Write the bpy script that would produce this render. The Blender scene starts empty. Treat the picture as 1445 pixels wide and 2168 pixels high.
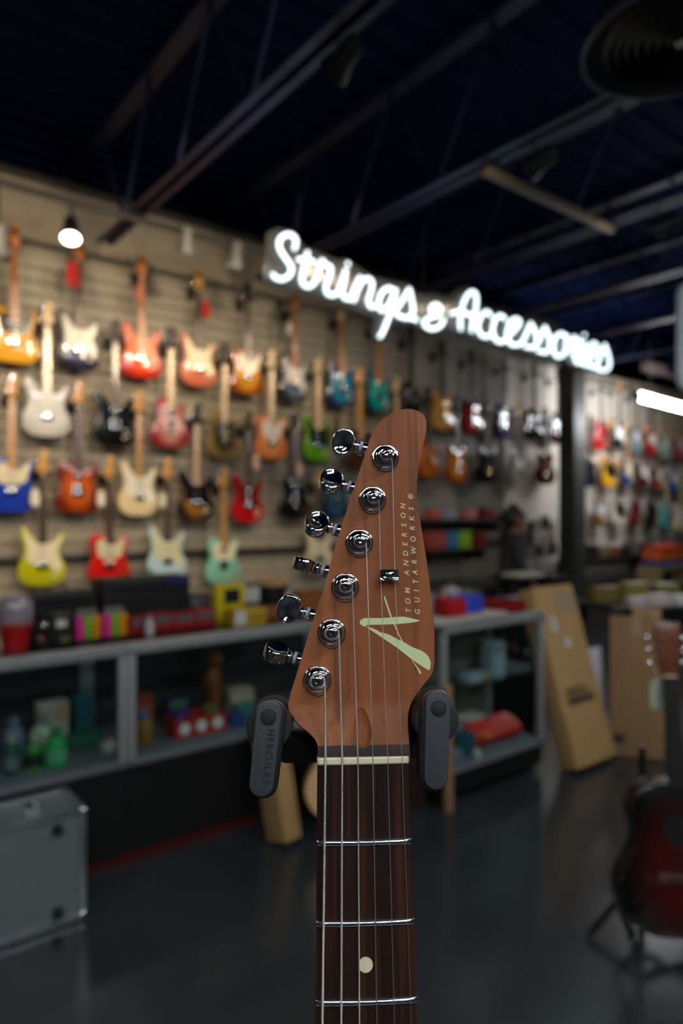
import bpy, bmesh, math, random
from mathutils import Vector, Matrix
random.seed(7)
scene = bpy.context.scene
col = scene.collection

# ------------------------------------------------------------------ camera
# World axes: X runs along the guitar wall, Y runs from the camera towards it, Z up (metres).
CAM_H = 1.48
cam_data = bpy.data.cameras.new('camera')
cam_data.sensor_fit = 'VERTICAL'; cam_data.sensor_height = 36.0; cam_data.sensor_width = 24.0
cam_data.lens = 24.0
cam_data.clip_start = 0.02; cam_data.clip_end = 60
cam_data.dof.use_dof = True; cam_data.dof.focus_distance = 0.334; cam_data.dof.aperture_fstop = 5.2
cam = bpy.data.objects.new('camera', cam_data); col.objects.link(cam)
cam.location = (0, 0, CAM_H); cam.rotation_euler = (math.radians(90), 0, math.radians(-38))
scene.camera = cam

# ------------------------------------------------------------------ world, exposure
world = bpy.data.worlds.new('world'); scene.world = world; world.use_nodes = True
world.node_tree.nodes['Background'].inputs[0].default_value = (0.30, 0.40, 0.60, 1)
world.node_tree.nodes['Background'].inputs[1].default_value = 0.004
vs = scene.view_settings
vs.view_transform = 'Standard'; vs.look = 'None'; vs.gamma = 1.0; vs.use_curve_mapping = False
vs.exposure = 0.0
cy = scene.cycles
cy.max_bounces = 6; cy.diffuse_bounces = 2; cy.glossy_bounces = 3; cy.transparent_max_bounces = 12

# ------------------------------------------------------------------ shop lights: warm wall-wash heads on the track, cool linear lamps over the aisle
WASH_WATTS = 13.0          # each head of the track close to the guitar wall
FAR_WATTS = 108.0          # each head clamped to the joists, farther from the wall
LINEAR_STRENGTH = 66.0     # diffuser radiance of each linear ceiling lamp
TUBE_STRENGTH = 76.0       # the tube hanging before the far wall
SIGN_STRENGTH = 2.6        # neon lettering

# ------------------------------------------------------------------ helpers
def lin(v):
    v /= 255.0
    return v / 12.92 if v <= 0.04045 else ((v + 0.055) / 1.055) ** 2.4
def C(r, g, b): return (lin(r), lin(g), lin(b), 1.0)

MATS = {}
def mat(key, color=(0.5, 0.5, 0.5, 1), rough=0.5, metal=0.0, coat=0.0, emit=None, strength=0.0, vary=0.12, scale=30.0, bump=0.0, spec=0.5):
    """plain procedural surface: colour broken up by noise, optional fine relief"""
    if key in MATS: return MATS[key]
    m = bpy.data.materials.new(key); m.use_nodes = True
    nt = m.node_tree; b = nt.nodes['Principled BSDF']
    b.inputs['Roughness'].default_value = rough; b.inputs['Metallic'].default_value = metal
    b.inputs['Coat Weight'].default_value = coat; b.inputs['Coat Roughness'].default_value = 0.04
    b.inputs['Specular IOR Level'].default_value = spec
    if emit is not None:
        b.inputs['Emission Color'].default_value = emit; b.inputs['Emission Strength'].default_value = strength
    tc = nt.nodes.new('ShaderNodeTexCoord'); n = nt.nodes.new('ShaderNodeTexNoise'); n.inputs['Scale'].default_value = scale
    n.inputs['Detail'].default_value = 4
    nt.links.new(tc.outputs['Object'], n.inputs['Vector'])
    mx = nt.nodes.new('ShaderNodeMix'); mx.data_type = 'RGBA'
    mx.inputs[6].default_value = tuple(c * (1 - vary) for c in color[:3]) + (1,)
    mx.inputs[7].default_value = tuple(min(1, c * (1 + vary)) for c in color[:3]) + (1,)
    nt.links.new(n.outputs['Fac'], mx.inputs[0]); nt.links.new(mx.outputs[2], b.inputs['Base Color'])
    if bump:
        bp = nt.nodes.new('ShaderNodeBump'); bp.inputs['Strength'].default_value = bump; bp.inputs['Distance'].default_value = 0.002
        nt.links.new(n.outputs['Fac'], bp.inputs['Height']); nt.links.new(bp.outputs['Normal'], b.inputs['Normal'])
    MATS[key] = m
    return m

def wood(key, dark, light, rough=0.45, coat=0.0, scale=1.0, streak=None, lo=0.3, hi=0.7):
    """wood grain running along local Z"""
    if key in MATS: return MATS[key]
    m = bpy.data.materials.new(key); m.use_nodes = True
    nt = m.node_tree; b = nt.nodes['Principled BSDF']
    b.inputs['Roughness'].default_value = rough; b.inputs['Coat Weight'].default_value = coat
    tc = nt.nodes.new('ShaderNodeTexCoord'); mp = nt.nodes.new('ShaderNodeMapping')
    mp.inputs['Scale'].default_value = (90 * scale, 90 * scale, 5 * scale)
    n = nt.nodes.new('ShaderNodeTexNoise'); n.inputs['Scale'].default_value = 1.0; n.inputs['Detail'].default_value = 5; n.inputs['Distortion'].default_value = 0.4
    r = nt.nodes.new('ShaderNodeValToRGB')
    r.color_ramp.elements[0].position = lo; r.color_ramp.elements[0].color = dark
    r.color_ramp.elements[1].position = hi; r.color_ramp.elements[1].color = light
    nt.links.new(tc.outputs['Object'], mp.inputs['Vector']); nt.links.new(mp.outputs['Vector'], n.inputs['Vector'])
    nt.links.new(n.outputs['Fac'], r.inputs['Fac'])
    last = r.outputs['Color']
    if streak:
        mp2 = nt.nodes.new('ShaderNodeMapping'); mp2.inputs['Scale'].default_value = (380 * scale, 380 * scale, 9 * scale)
        n2 = nt.nodes.new('ShaderNodeTexNoise'); n2.inputs['Scale'].default_value = 1.0; n2.inputs['Detail'].default_value = 3
        r2 = nt.nodes.new('ShaderNodeValToRGB'); r2.color_ramp.elements[0].position = 0.52; r2.color_ramp.elements[1].position = 0.75
        r2.color_ramp.elements[0].color = (0, 0, 0, 1); r2.color_ramp.elements[1].color = (1, 1, 1, 1)
        mx = nt.nodes.new('ShaderNodeMix'); mx.data_type = 'RGBA'; mx.inputs[7].default_value = streak
        nt.links.new(tc.outputs['Object'], mp2.inputs['Vector']); nt.links.new(mp2.outputs['Vector'], n2.inputs['Vector'])
        nt.links.new(n2.outputs['Fac'], r2.inputs['Fac']); nt.links.new(r2.outputs['Color'], mx.inputs[0]); nt.links.new(last, mx.inputs[6])
        last = mx.outputs[2]
    nt.links.new(last, b.inputs['Base Color'])
    MATS[key] = m
    return m

def burst(key, centre, edge, rough=0.22, cz=0.19, rx=0.14, rz=0.2, start=0.55):
    """two-tone sunburst lacquer: colour fades from the middle of the body to its rim"""
    if key in MATS: return MATS[key]
    m = bpy.data.materials.new(key); m.use_nodes = True
    nt = m.node_tree; b = nt.nodes['Principled BSDF']
    b.inputs['Roughness'].default_value = rough; b.inputs['Coat Weight'].default_value = 0.6; b.inputs['Coat Roughness'].default_value = 0.03
    tc = nt.nodes.new('ShaderNodeTexCoord'); mp = nt.nodes.new('ShaderNodeMapping')
    mp.inputs['Location'].default_value = (0, 0, -cz / rz); mp.inputs['Scale'].default_value = (1 / rx, 0, 1 / rz)
    ln = nt.nodes.new('ShaderNodeVectorMath'); ln.operation = 'LENGTH'
    r = nt.nodes.new('ShaderNodeValToRGB')
    r.color_ramp.elements[0].position = start; r.color_ramp.elements[0].color = centre
    r.color_ramp.elements[1].position = 1.05 if start > 0.9 else 1.0; r.color_ramp.elements[1].color = edge
    nt.links.new(tc.outputs['Object'], mp.inputs['Vector']); nt.links.new(mp.outputs['Vector'], ln.inputs[0])
    nt.links.new(ln.outputs['Value'], r.inputs['Fac']); nt.links.new(r.outputs['Color'], b.inputs['Base Color'])
    MATS[key] = m
    return m

def glass(key='pane_glass', tint=(0.9, 0.96, 0.95, 1)):
    if key in MATS: return MATS[key]
    m = bpy.data.materials.new(key); m.use_nodes = True
    nt = m.node_tree; nt.nodes.clear()
    o = nt.nodes.new('ShaderNodeOutputMaterial'); t = nt.nodes.new('ShaderNodeBsdfTransparent'); g = nt.nodes.new('ShaderNodeBsdfGlossy')
    f = nt.nodes.new('ShaderNodeFresnel'); mx = nt.nodes.new('ShaderNodeMixShader')
    t.inputs['Color'].default_value = tint; g.inputs['Roughness'].default_value = 0.03; f.inputs['IOR'].default_value = 1.45
    geo = nt.nodes.new('ShaderNodeNewGeometry'); k = nt.nodes.new('ShaderNodeMath'); k.operation = 'SUBTRACT'; k.inputs[0].default_value = 1.0
    ml = nt.nodes.new('ShaderNodeMath'); ml.operation = 'MULTIPLY'                      # reflect only at the outer face of the thin pane
    nt.links.new(geo.outputs['Backfacing'], k.inputs[1]); nt.links.new(k.outputs[0], ml.inputs[0]); nt.links.new(f.outputs[0], ml.inputs[1])
    nt.links.new(ml.outputs[0], mx.inputs[0]); nt.links.new(t.outputs[0], mx.inputs[1]); nt.links.new(g.outputs[0], mx.inputs[2])
    nt.links.new(mx.outputs[0], o.inputs['Surface'])
    MATS[key] = m
    return m

def catmull(pts, n=4, closed=True):
    out = []; N = len(pts)
    rng = range(N) if closed else range(N - 1)
    for i in rng:
        if closed: p0, p1, p2, p3 = pts[i - 1], pts[i], pts[(i + 1) % N], pts[(i + 2) % N]
        else: p0, p1, p2, p3 = pts[max(i - 1, 0)], pts[i], pts[i + 1], pts[min(i + 2, N - 1)]
        for k in range(n):
            t = k / n
            out.append(tuple(0.5 * ((2 * b) + (-a + c) * t + (2 * a - 5 * b + 4 * c - d) * t * t + (-a + 3 * b - 3 * c + d) * t ** 3)
                             for a, b, c, d in zip(p0, p1, p2, p3)))
    if not closed: out.append(tuple(pts[-1]))
    return out

class MB:
    """collects boxes, prisms, tubes, lathes; build() links them as one mesh object"""
    def __init__(self): self.v = []; self.f = []; self.mi = []
    def add(self, verts, faces, mi=0):
        o = len(self.v); self.v += [tuple(p) for p in verts]
        for f in faces: self.f.append([i + o for i in f]); self.mi.append(mi)
        return self
    def box(self, c, s, rot=None, mi=0):
        x, y, z = (k / 2 for k in s)
        vs_ = [Vector(p) for p in ((-x, -y, -z), (x, -y, -z), (x, y, -z), (-x, y, -z), (-x, -y, z), (x, -y, z), (x, y, z), (-x, y, z))]
        if rot is not None: vs_ = [rot @ p for p in vs_]
        return self.add([p + Vector(c) for p in vs_], [(0, 3, 2, 1), (4, 5, 6, 7), (0, 1, 5, 4), (1, 2, 6, 5), (2, 3, 7, 6), (3, 0, 4, 7)], mi)
    def span(self, x0, x1, y0, y1, z0, z1, mi=0):
        return self.box(((x0 + x1) / 2, (y0 + y1) / 2, (z0 + z1) / 2), (x1 - x0, y1 - y0, z1 - z0), None, mi)
    def prism(self, o, y0, y1, mi=0):
        """outline in XZ, thickness along Y"""
        n = len(o)
        a = sum(o[i][0] * o[(i + 1) % n][1] - o[(i + 1) % n][0] * o[i][1] for i in range(n))
        if a < 0: o = o[::-1]
        if y0 > y1: y0, y1 = y1, y0
        vs_ = [(x, y0, z) for x, z in o] + [(x, y1, z) for x, z in o]
        fs = [tuple(range(n)), tuple(range(2 * n - 1, n - 1, -1))] + [((i + 1) % n, i, i + n, (i + 1) % n + n) for i in range(n)]
        return self.add(vs_, fs, mi)
    def cyl(self, p0, p1, r0, r1=None, n=16, mi=0):
        r1 = r0 if r1 is None else r1
        p0, p1 = Vector(p0), Vector(p1); q = (p1 - p0).to_track_quat('Z', 'Y')
        vs_ = []
        for p, r in ((p0, r0), (p1, r1)):
            for i in range(n):
                a = 2 * math.pi * i / n; vs_.append(p + q @ Vector((r * math.cos(a), r * math.sin(a), 0)))
        fs = [(i, (i + 1) % n, n + (i + 1) % n, n + i) for i in range(n)]
        fs += [tuple(range(n - 1, -1, -1)), tuple(range(n, 2 * n))]
        return self.add(vs_, fs, mi)
    def lathe(self, prof, origin=(0, 0, 0), axis=(0, 0, 1), n=24, mi=0):
        q = Vector(axis).to_track_quat('Z', 'Y'); o = Vector(origin); vs_ = []; fs = []
        for r, h in prof:
            for i in range(n):
                a = 2 * math.pi * i / n; vs_.append(o + q @ Vector((r * math.cos(a), r * math.sin(a), h)))
        for k in range(len(prof) - 1):
            for i in range(n):
                j = (i + 1) % n; fs.append((k * n + i, k * n + j, (k + 1) * n + j, (k + 1) * n + i))
        if prof[0][0] > 1e-6: fs.append(tuple(range(n - 1, -1, -1)))
        if prof[-1][0] > 1e-6: fs.append(tuple(range((len(prof) - 1) * n, len(prof) * n)))
        return self.add(vs_, fs, mi)
    def tube(self, path, r, n=8, mi=0):
        P = [Vector(p) for p in path]; vs_ = []; fs = []
        q = None
        for i, p in enumerate(P):
            t = (P[min(i + 1, len(P) - 1)] - P[max(i - 1, 0)]).normalized()
            if q is None: q = t.to_track_quat('Z', 'Y')
            else: q = (q @ Vector((0, 0, 1))).rotation_difference(t) @ q
            rr = r[i] if isinstance(r, (list, tuple)) else r
            for k in range(n):
                a = 2 * math.pi * k / n; vs_.append(p + q @ Vector((rr * math.cos(a), rr * math.sin(a), 0)))
        for i in range(len(P) - 1):
            for k in range(n):
                j = (k + 1) % n; fs.append((i * n + k, i * n + j, (i + 1) * n + j, (i + 1) * n + k))
        fs += [tuple(range(n - 1, -1, -1)), tuple(range((len(P) - 1) * n, len(P) * n))]
        return self.add(vs_, fs, mi)
    def ball(self, c, r, nu=16, nv=10, mi=0):
        if not isinstance(r, (tuple, list)): r = (r, r, r)
        vs_ = []; fs = []
        for j in range(nv + 1):
            t = math.pi * j / nv
            for i in range(nu):
                a = 2 * math.pi * i / nu
                vs_.append((c[0] + r[0] * math.sin(t) * math.cos(a), c[1] + r[1] * math.sin(t) * math.sin(a), c[2] - r[2] * math.cos(t)))
        for j in range(nv):
            for i in range(nu):
                k = (i + 1) % nu; fs.append((j * nu + i, j * nu + k, (j + 1) * nu + k, (j + 1) * nu + i))
        return self.add(vs_, fs, mi)
    def xf(self, M):
        self.v = [tuple(M @ Vector(p)) for p in self.v]; return self
    def mesh(self, name, smooth=35, bevel=0, seg=2, nmat=1):
        me = bpy.data.meshes.new(name)
        bm = bmesh.new()
        bv = [bm.verts.new(p) for p in self.v]
        for f, mi in zip(self.f, self.mi):
            if len(set(f)) < 3: continue
            try: fc = bm.faces.new([bv[i] for i in f]); fc.material_index = mi
            except ValueError: pass
        bmesh.ops.remove_doubles(bm, verts=bm.verts, dist=1e-7)
        if bevel:
            bm.normal_update()
            ed = [e for e in bm.edges if len(e.link_faces) == 2 and e.calc_face_angle(0) > math.radians(32)]
            bmesh.ops.bevel(bm, geom=ed, offset=bevel, segments=seg, affect='EDGES', profile=0.5, clamp_overlap=True)
        bmesh.ops.recalc_face_normals(bm, faces=bm.faces)
        bm.to_mesh(me); bm.free()
        if smooth:
            me.shade_smooth(); me.set_sharp_from_angle(angle=math.radians(smooth))
        for _ in range(nmat): me.materials.append(None)
        return me
    def build(self, name, m, parent=None, smooth=35, bevel=0, seg=2, loc=(0, 0, 0)):
        ms = m if isinstance(m, (list, tuple)) else [m]
        me = self.mesh(name, smooth, bevel, seg, len(ms))
        for i, k in enumerate(ms): me.materials[i] = k
        return link(name, me, parent, loc)

def link(name, me, parent=None, loc=(0, 0, 0)):
    o = bpy.data.objects.new(name, me); col.objects.link(o); o.location = loc
    if parent is not None: o.parent = parent
    return o
def inst(name, me, m, parent=None, loc=(0, 0, 0), rot=None):
    """object on shared mesh data with its own material"""
    o = link(name, me, parent, loc)
    if rot is not None: o.rotation_euler = rot
    o.material_slots[0].link = 'OBJECT'; o.material_slots[0].material = m
    return o
def tag(o, label, cat=None, group=None, kind=None):
    o['label'] = label
    if cat: o['category'] = cat
    if group: o['group'] = group
    if kind: o['kind'] = kind
    return o
def thing(name, label, cat, loc=(0, 0, 0), rotz=0.0, group=None, kind=None):
    o = bpy.data.objects.new(name, None); col.objects.link(o)
    o.location = loc; o.rotation_euler = (0, 0, rotz); o.empty_display_size = 0.05
    return tag(o, label, cat, group, kind)
def struct(o): o['kind'] = 'structure'; return o

# common materials
M_CHROME = mat('chrome', (0.80, 0.81, 0.83, 1), 0.06, 1.0, vary=0.03)
M_STEEL = mat('brushed_steel', (0.55, 0.56, 0.58, 1), 0.28, 1.0)
M_BLACK = mat('black_plastic', C(22, 22, 24), 0.45)
M_RUBBER = mat('black_rubber', C(24, 24, 25), 0.7, scale=400, bump=0.15)
M_NAVY = mat('navy_steel_paint', C(28, 42, 84), 0.5)
M_WHITE = mat('white_plastic', C(225, 225, 222), 0.35)
M_CARD = mat('cardboard', C(176, 140, 90), 0.8, vary=0.1, scale=14, bump=0.1)
M_CARD2 = mat('cardboard_dull', C(146, 114, 76), 0.8, vary=0.1, scale=14, bump=0.1)
M_INK = mat('printing_ink', C(52, 42, 32), 0.7)
M_TAPE = mat('packing_tape', C(168, 146, 116), 0.2)

# ------------------------------------------------------------------ measured outlines: guitar parts in mm from the nut, neon lettering in m along the sign and above the floor
HEAD_OUTLINE = [(-21.67, -0.2), (-21.2, 2.2), (-21.64, 7.27), (-23.47, 10.26), (-26.68, 13.1), (-30.82, 16.5), (-33.83, 20.11), (-35.45, 22.82), (-35.69, 25.96), (-34.31, 31.33), (-31.53, 39.91), (-25.9, 58.23), (-20.88, 73.39), (-17.49, 83.56), (-12.3, 101.81), (-5.52, 123.15), (1.67, 144.72), (5.32, 155.44), (7.93, 162.39), (11.55, 168.36), (15.91, 172.41), (21.27, 175.31), (26.62, 176.61), (30.9, 176.08), (34.4, 174.45), (36.59, 171.58), (37.08, 167.92), (36.27, 161.69), (33.73, 152.66), (32.24, 144.73), (30.99, 136.11), (30.95, 126.56), (32.12, 116.1), (33.91, 102.56), (35.55, 88.94), (36.78, 74.91), (37.56, 61.54), (37.41, 49.4), (36.76, 42.24), (35.16, 38.23), (31.76, 34.27), (28.33, 29.99), (25.78, 26.62), (23.63, 21.91), (22.7, 17.21), (22.49, 10.28), (22.67, 1.42), (22.88, -1.01)]
POSTS = [(14.59, 149.65), (7.52, 127.27), (0.36, 104.77), (-7.12, 82.24), (-14.18, 59.51), (-21.4, 36.57)]
BUTTONS = [(-6.16, 163.74), (-13.07, 141.41), (-21.07, 117.75), (-27.67, 95.65), (-35.85, 72.55), (-42.6, 49.48)]
STR_TOP = [(17.8, 146.4), (10.49, 124.75), (3.6, 104.08), (-3.67, 79.86), (-10.73, 58.79), (-17.87, 36.18)]
STR_NUT = [(18.36, 0.09), (11.51, 0.21), (4.49, 0.34), (-2.56, 0.47), (-10.0, 0.61), (-17.86, 0.75)]
STR_BOT = [(19.47, -103.1), (11.93, -105.13), (4.15, -104.88), (-3.58, -110.45), (-11.64, -110.18), (-19.97, -109.91)]
LOGO = [[(-0.09, 64.73), (0.76, 66.02), (2.58, 66.65), (4.89, 66.7), (9.84, 66.58), (14.81, 66.8), (18.79, 67.15), (22.44, 67.18), (24.75, 66.7), (28.05, 65.92), (30.19, 65.34), (30.35, 65.15), (28.68, 64.61), (24.68, 64.0), (18.04, 63.51), (11.43, 63.38), (5.49, 63.38), (3.68, 63.23), (3.01, 62.75), (2.67, 62.37), (1.37, 62.93), (0.23, 63.75)], [(3.1, 62.27), (4.48, 62.25), (6.77, 61.42), (9.06, 60.42), (10.03, 59.61), (13.31, 58.83), (14.95, 58.26), (17.23, 56.94), (19.83, 55.63), (22.11, 54.47), (26.33, 52.01), (30.24, 50.52), (32.83, 48.88), (34.41, 46.94), (35.16, 44.69), (35.1, 42.78), (34.72, 41.19), (34.05, 40.72), (32.59, 41.53), (29.05, 43.81), (25.19, 46.57), (19.07, 51.45), (11.94, 56.36), (8.05, 58.98), (4.79, 61.12)], [(12.32, 77.36), (12.72, 77.62), (13.2, 76.7), (16.15, 67.5), (17.71, 63.58), (19.89, 58.05), (21.78, 54.48), (20.96, 54.81), (19.24, 58.38), (16.89, 63.75), (15.32, 67.51), (13.0, 74.73)], [(25.35, 46.41), (26.31, 45.44), (28.04, 42.87), (29.3, 41.26), (30.39, 39.33), (29.89, 38.87), (29.24, 39.35), (28.64, 40.95), (27.07, 43.52)]]
LINE_ONE = [('T', 24.86, 70.15), ('O', 24.75, 74.89), ('M', 24.58, 80.23), ('A', 24.44, 89.26), ('N', 24.23, 94.21), ('D', 24.17, 99.19), ('E', 23.93, 103.97), ('R', 23.74, 108.8), ('S', 23.7, 113.83), ('O', 23.49, 118.88), ('N', 23.45, 123.88)]
LINE_TWO = [('G', 29.43, 69.49), ('U', 29.43, 75.33), ('I', 29.09, 80.1), ('T', 28.86, 84.65), ('A', 28.74, 89.47), ('R', 28.55, 94.86), ('W', 28.33, 100.63), ('O', 28.26, 106.57), ('R', 28.08, 112.28), ('K', 27.88, 117.4), ('S', 27.77, 122.4), ('®', 27.68, 128.87)]
ARM_L = [(-44.2, 22.93), (-47.41, -8.41), (-44.41, 21.23), (-43.73, 18.25), (-50.35, 23.03), (-38.05, 22.84)]
ARM_R = [(35.48, 26.44), (33.21, -6.88), (35.39, 23.85), (31.87, 19.6), (29.41, 26.53), (41.79, 26.35)]
ROLL_L = (-44.3, 16.4)
ROLL_R = (35.2, 17.83)
SIGN_STROKES = {'S': [[(2.157, 2.963), (2.166, 3.008), (2.14, 3.032), (2.097, 3.024), (2.058, 2.989), (2.055, 2.945), (2.08, 2.909), (2.119, 2.872), (2.136, 2.84), (2.119, 2.801), (2.08, 2.774), (2.038, 2.769), (2.013, 2.784)]], 't': [[(2.245, 2.959), (2.23, 2.9), (2.213, 2.838), (2.206, 2.793), (2.227, 2.768), (2.266, 2.773), (2.298, 2.809), (2.317, 2.849)], [(2.183, 2.907), (2.245, 2.918), (2.289, 2.916)]], 'r': [[(2.317, 2.849), (2.335, 2.909), (2.349, 2.939), (2.368, 2.919), (2.405, 2.915), (2.411, 2.893), (2.394, 2.847), (2.375, 2.791), (2.386, 2.756), (2.424, 2.752), (2.462, 2.771)]], 'i': [[(2.462, 2.771), (2.5, 2.862), (2.523, 2.92)], [(2.523, 2.92), (2.51, 2.856), (2.494, 2.793), (2.513, 2.754), (2.558, 2.756)], [(2.537, 2.963), (2.541, 2.959)]], 'n': [[(2.558, 2.756), (2.602, 2.845), (2.631, 2.9)], [(2.631, 2.9), (2.612, 2.831), (2.586, 2.752)], [(2.606, 2.815), (2.652, 2.883), (2.696, 2.906), (2.727, 2.891), (2.723, 2.838), (2.698, 2.774), (2.717, 2.74), (2.754, 2.747)]], 'g': [[(2.913, 2.876), (2.859, 2.881), (2.806, 2.839), (2.781, 2.771), (2.806, 2.731), (2.859, 2.766), (2.913, 2.86), (2.926, 2.882)], [(2.926, 2.882), (2.896, 2.776), (2.853, 2.672), (2.81, 2.589), (2.791, 2.567)]], 's': [[(2.913, 2.744), (2.979, 2.824), (3.042, 2.91)], [(3.042, 2.91), (3.064, 2.848), (3.076, 2.78), (3.042, 2.729), (2.979, 2.721), (2.935, 2.728)], [(3.042, 2.729), (3.11, 2.726)]], '&': [[(3.332, 2.819), (3.315, 2.854), (3.267, 2.852), (3.236, 2.815), (3.279, 2.786), (3.315, 2.789)], [(3.289, 2.784), (3.222, 2.756), (3.179, 2.725), (3.193, 2.697), (3.26, 2.691), (3.332, 2.727), (3.364, 2.777)]], 'A': [[(3.528, 2.735), (3.523, 2.805), (3.549, 2.906), (3.601, 2.986), (3.653, 3.016), (3.688, 2.991), (3.685, 2.904), (3.653, 2.81), (3.64, 2.74)], [(3.431, 2.823), (3.502, 2.85), (3.593, 2.852), (3.675, 2.845)]], 'c1': [[(3.844, 2.882), (3.802, 2.904), (3.745, 2.865), (3.707, 2.786), (3.739, 2.731), (3.808, 2.727), (3.864, 2.763)]], 'c2': [[(4.003, 2.884), (3.954, 2.904), (3.894, 2.866), (3.864, 2.776), (3.906, 2.717), (3.977, 2.717), (4.035, 2.763)]], 'e1': [[(4.035, 2.763), (4.124, 2.834), (4.175, 2.895), (4.115, 2.908), (4.05, 2.855), (4.027, 2.765), (4.079, 2.713), (4.169, 2.727), (4.215, 2.762)]], 's1': [[(4.215, 2.762), (4.267, 2.842), (4.307, 2.906)], [(4.307, 2.906), (4.361, 2.853), (4.386, 2.783), (4.342, 2.73), (4.236, 2.722)]], 's2': [[(4.38, 2.759), (4.438, 2.836), (4.483, 2.908)], [(4.483, 2.908), (4.535, 2.846), (4.552, 2.769), (4.496, 2.713), (4.393, 2.714)]], 'o': [[(4.69, 2.894), (4.615, 2.846), (4.588, 2.76), (4.642, 2.702), (4.727, 2.73), (4.772, 2.818), (4.745, 2.883), (4.69, 2.894), (4.786, 2.881)]], 'r2': [[(4.828, 2.755), (4.85, 2.85), (4.878, 2.896), (4.899, 2.874), (4.957, 2.875), (4.935, 2.811), (4.885, 2.736), (4.914, 2.69), (4.957, 2.696)]], 'i2': [[(4.957, 2.696), (4.994, 2.809), (5.016, 2.876)], [(5.016, 2.876), (4.986, 2.788), (4.979, 2.713), (5.03, 2.685), (5.075, 2.703)], [(5.016, 2.934), (5.023, 2.931)]], 'e2': [[(5.075, 2.737), (5.169, 2.803), (5.207, 2.866), (5.142, 2.886), (5.082, 2.822), (5.067, 2.732), (5.12, 2.684), (5.207, 2.702)]], 's3': [[(5.207, 2.723), (5.272, 2.811), (5.323, 2.897)], [(5.323, 2.897), (5.374, 2.822), (5.398, 2.742), (5.343, 2.683), (5.207, 2.678)]]}
SIGN_BACK = [(1.989, 3.014), (2.055, 3.059), (2.157, 3.07), (2.2, 3.031), (2.245, 2.998), (2.485, 2.98), (2.543, 3.001), (2.621, 2.972), (2.764, 2.933), (2.957, 2.941), (3.046, 2.952), (3.137, 2.904), (3.426, 2.935), (3.528, 3.025), (3.659, 3.06), (3.739, 3.004), (3.753, 2.944), (4.079, 2.93), (4.717, 2.951), (5.402, 2.939), (5.471, 2.791), (5.442, 2.673), (5.075, 2.642), (4.079, 2.657), (3.528, 2.683), (3.137, 2.696), (2.924, 2.692), (2.87, 2.571), (2.785, 2.534), (2.743, 2.567), (2.775, 2.69), (2.523, 2.707), (2.157, 2.725), (1.989, 2.731), (1.964, 2.784), (1.989, 2.888)]

# ================================================================== THE ROOM
WALL_P = 5.25
m_floor = mat('sealed_dark_concrete', C(44, 49, 53), 0.2, vary=0.4, scale=2.2, spec=0.6)
struct(MB().span(-4, 13, -5, 9, -0.1, 0).build('floor', m_floor, smooth=0))
# corrugated roof deck, ribs parallel to the guitar wall
m_deck = mat('navy_deck_paint', C(15, 31, 72), 0.8, vary=0.2, scale=3, spec=0.08)
mb = MB(); pts = []
y = -5.0
while y < 9.0:
    for dy, z in ((0, 4.25), (0.10, 4.25), (0.12, 4.275), (0.20, 4.275)): pts.append((y + dy, z))
    y += 0.22
vv = [(-4, a, b) for a, b in pts] + [(13, a, b) for a, b in pts]; n = len(pts)
mb.add(vv, [(i, i + 1, n + i + 1, n + i) for i in range(n - 1)])
mb.span(-4, 13, -5, 9, 4.34, 4.44)
struct(mb.build('ceiling', m_deck, smooth=0))
m_wall = mat('warm_grey_wall_paint', C(150, 142, 126), 0.75, vary=0.05, scale=5)
m_dark_wall = mat('charcoal_wall_paint', C(46, 46, 50), 0.8)
mb = MB(); mb.span(-4, 7.75, WALL_P + 0.02, WALL_P + 0.14, 0, 3.87); mb.span(7.75, 13, WALL_P + 0.02, WALL_P + 0.14, 0, 3.40)
wall = struct(mb.build('wall_back', m_wall, smooth=0))
# horizontal slats of the display wall, panel by panel
m_slat = mat('grey_beige_slat_laminate', C(158, 150, 134), 0.5, vary=0.06, scale=9)
m_slat_dim = mat('dimmed_slat_laminate', C(122, 118, 108), 0.5, vary=0.06, scale=9)  # same slats, colour darkened where the wall lighting falls off
m_slat_white = mat('white_slat_laminate', C(222, 214, 202), 0.45, vary=0.05, scale=9)
for x0, x1, m, top in ((-1.6, 0.84, m_slat, 3.43), (0.85, 3.29, m_slat, 3.43), (3.30, 5.74, m_slat, 3.43), (5.75, 6.57, m_slat_dim, 3.43),
                       (6.60, 7.70, m_slat_white, 3.43), (7.78, 10.2, m_slat_white, 3.33), (10.21, 12.6, m_slat_white, 3.33)):
    me = None; z = 0.55
    while z + 0.1 < top:
        if me is None:
            me = MB().add([(x0, 0, 0), (x0, 0, 0.092), (x0, -0.016, 0.082), (x0, -0.016, 0.008), (x1, 0, 0), (x1, 0, 0.092), (x1, -0.016, 0.082), (x1, -0.016, 0.008)],
                          [(0, 1, 2, 3), (7, 6, 5, 4), (3, 2, 6, 7), (2, 1, 5, 6), (0, 3, 7, 4), (1, 0, 4, 5)]).mesh('slat', 0)
        inst('slat', me, m, wall, (0, WALL_P + 0.0195, z)); z += 0.1
m_rail = mat('dark_rail', C(40, 39, 37), 0.5)
struct(MB().span(-1.6, 6.58, WALL_P - 0.04, WALL_P + 0.01, 1.11, 1.165).build('trim_1', m_rail, bevel=0.004))
struct(MB().span(-4, 7.74, WALL_P - 0.02, WALL_P + 0.15, 3.87, 3.93).build('trim_2', m_rail, bevel=0.004))
struct(MB().span(-4, 13, 8.9, 9.0, 0, 4.3).build('wall_far', m_dark_wall, smooth=0))
struct(MB().span(-4.1, -4, -5, 9, 0, 4.3).build('wall_left', m_dark_wall, smooth=0))
struct(MB().span(13, 13.1, -5, 9, 0, 4.3).build('wall_right', m_dark_wall, smooth=0))
struct(MB().span(-4, 13, -5.1, -5, 0, 4.3).build('wall_front', m_dark_wall, smooth=0))
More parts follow.
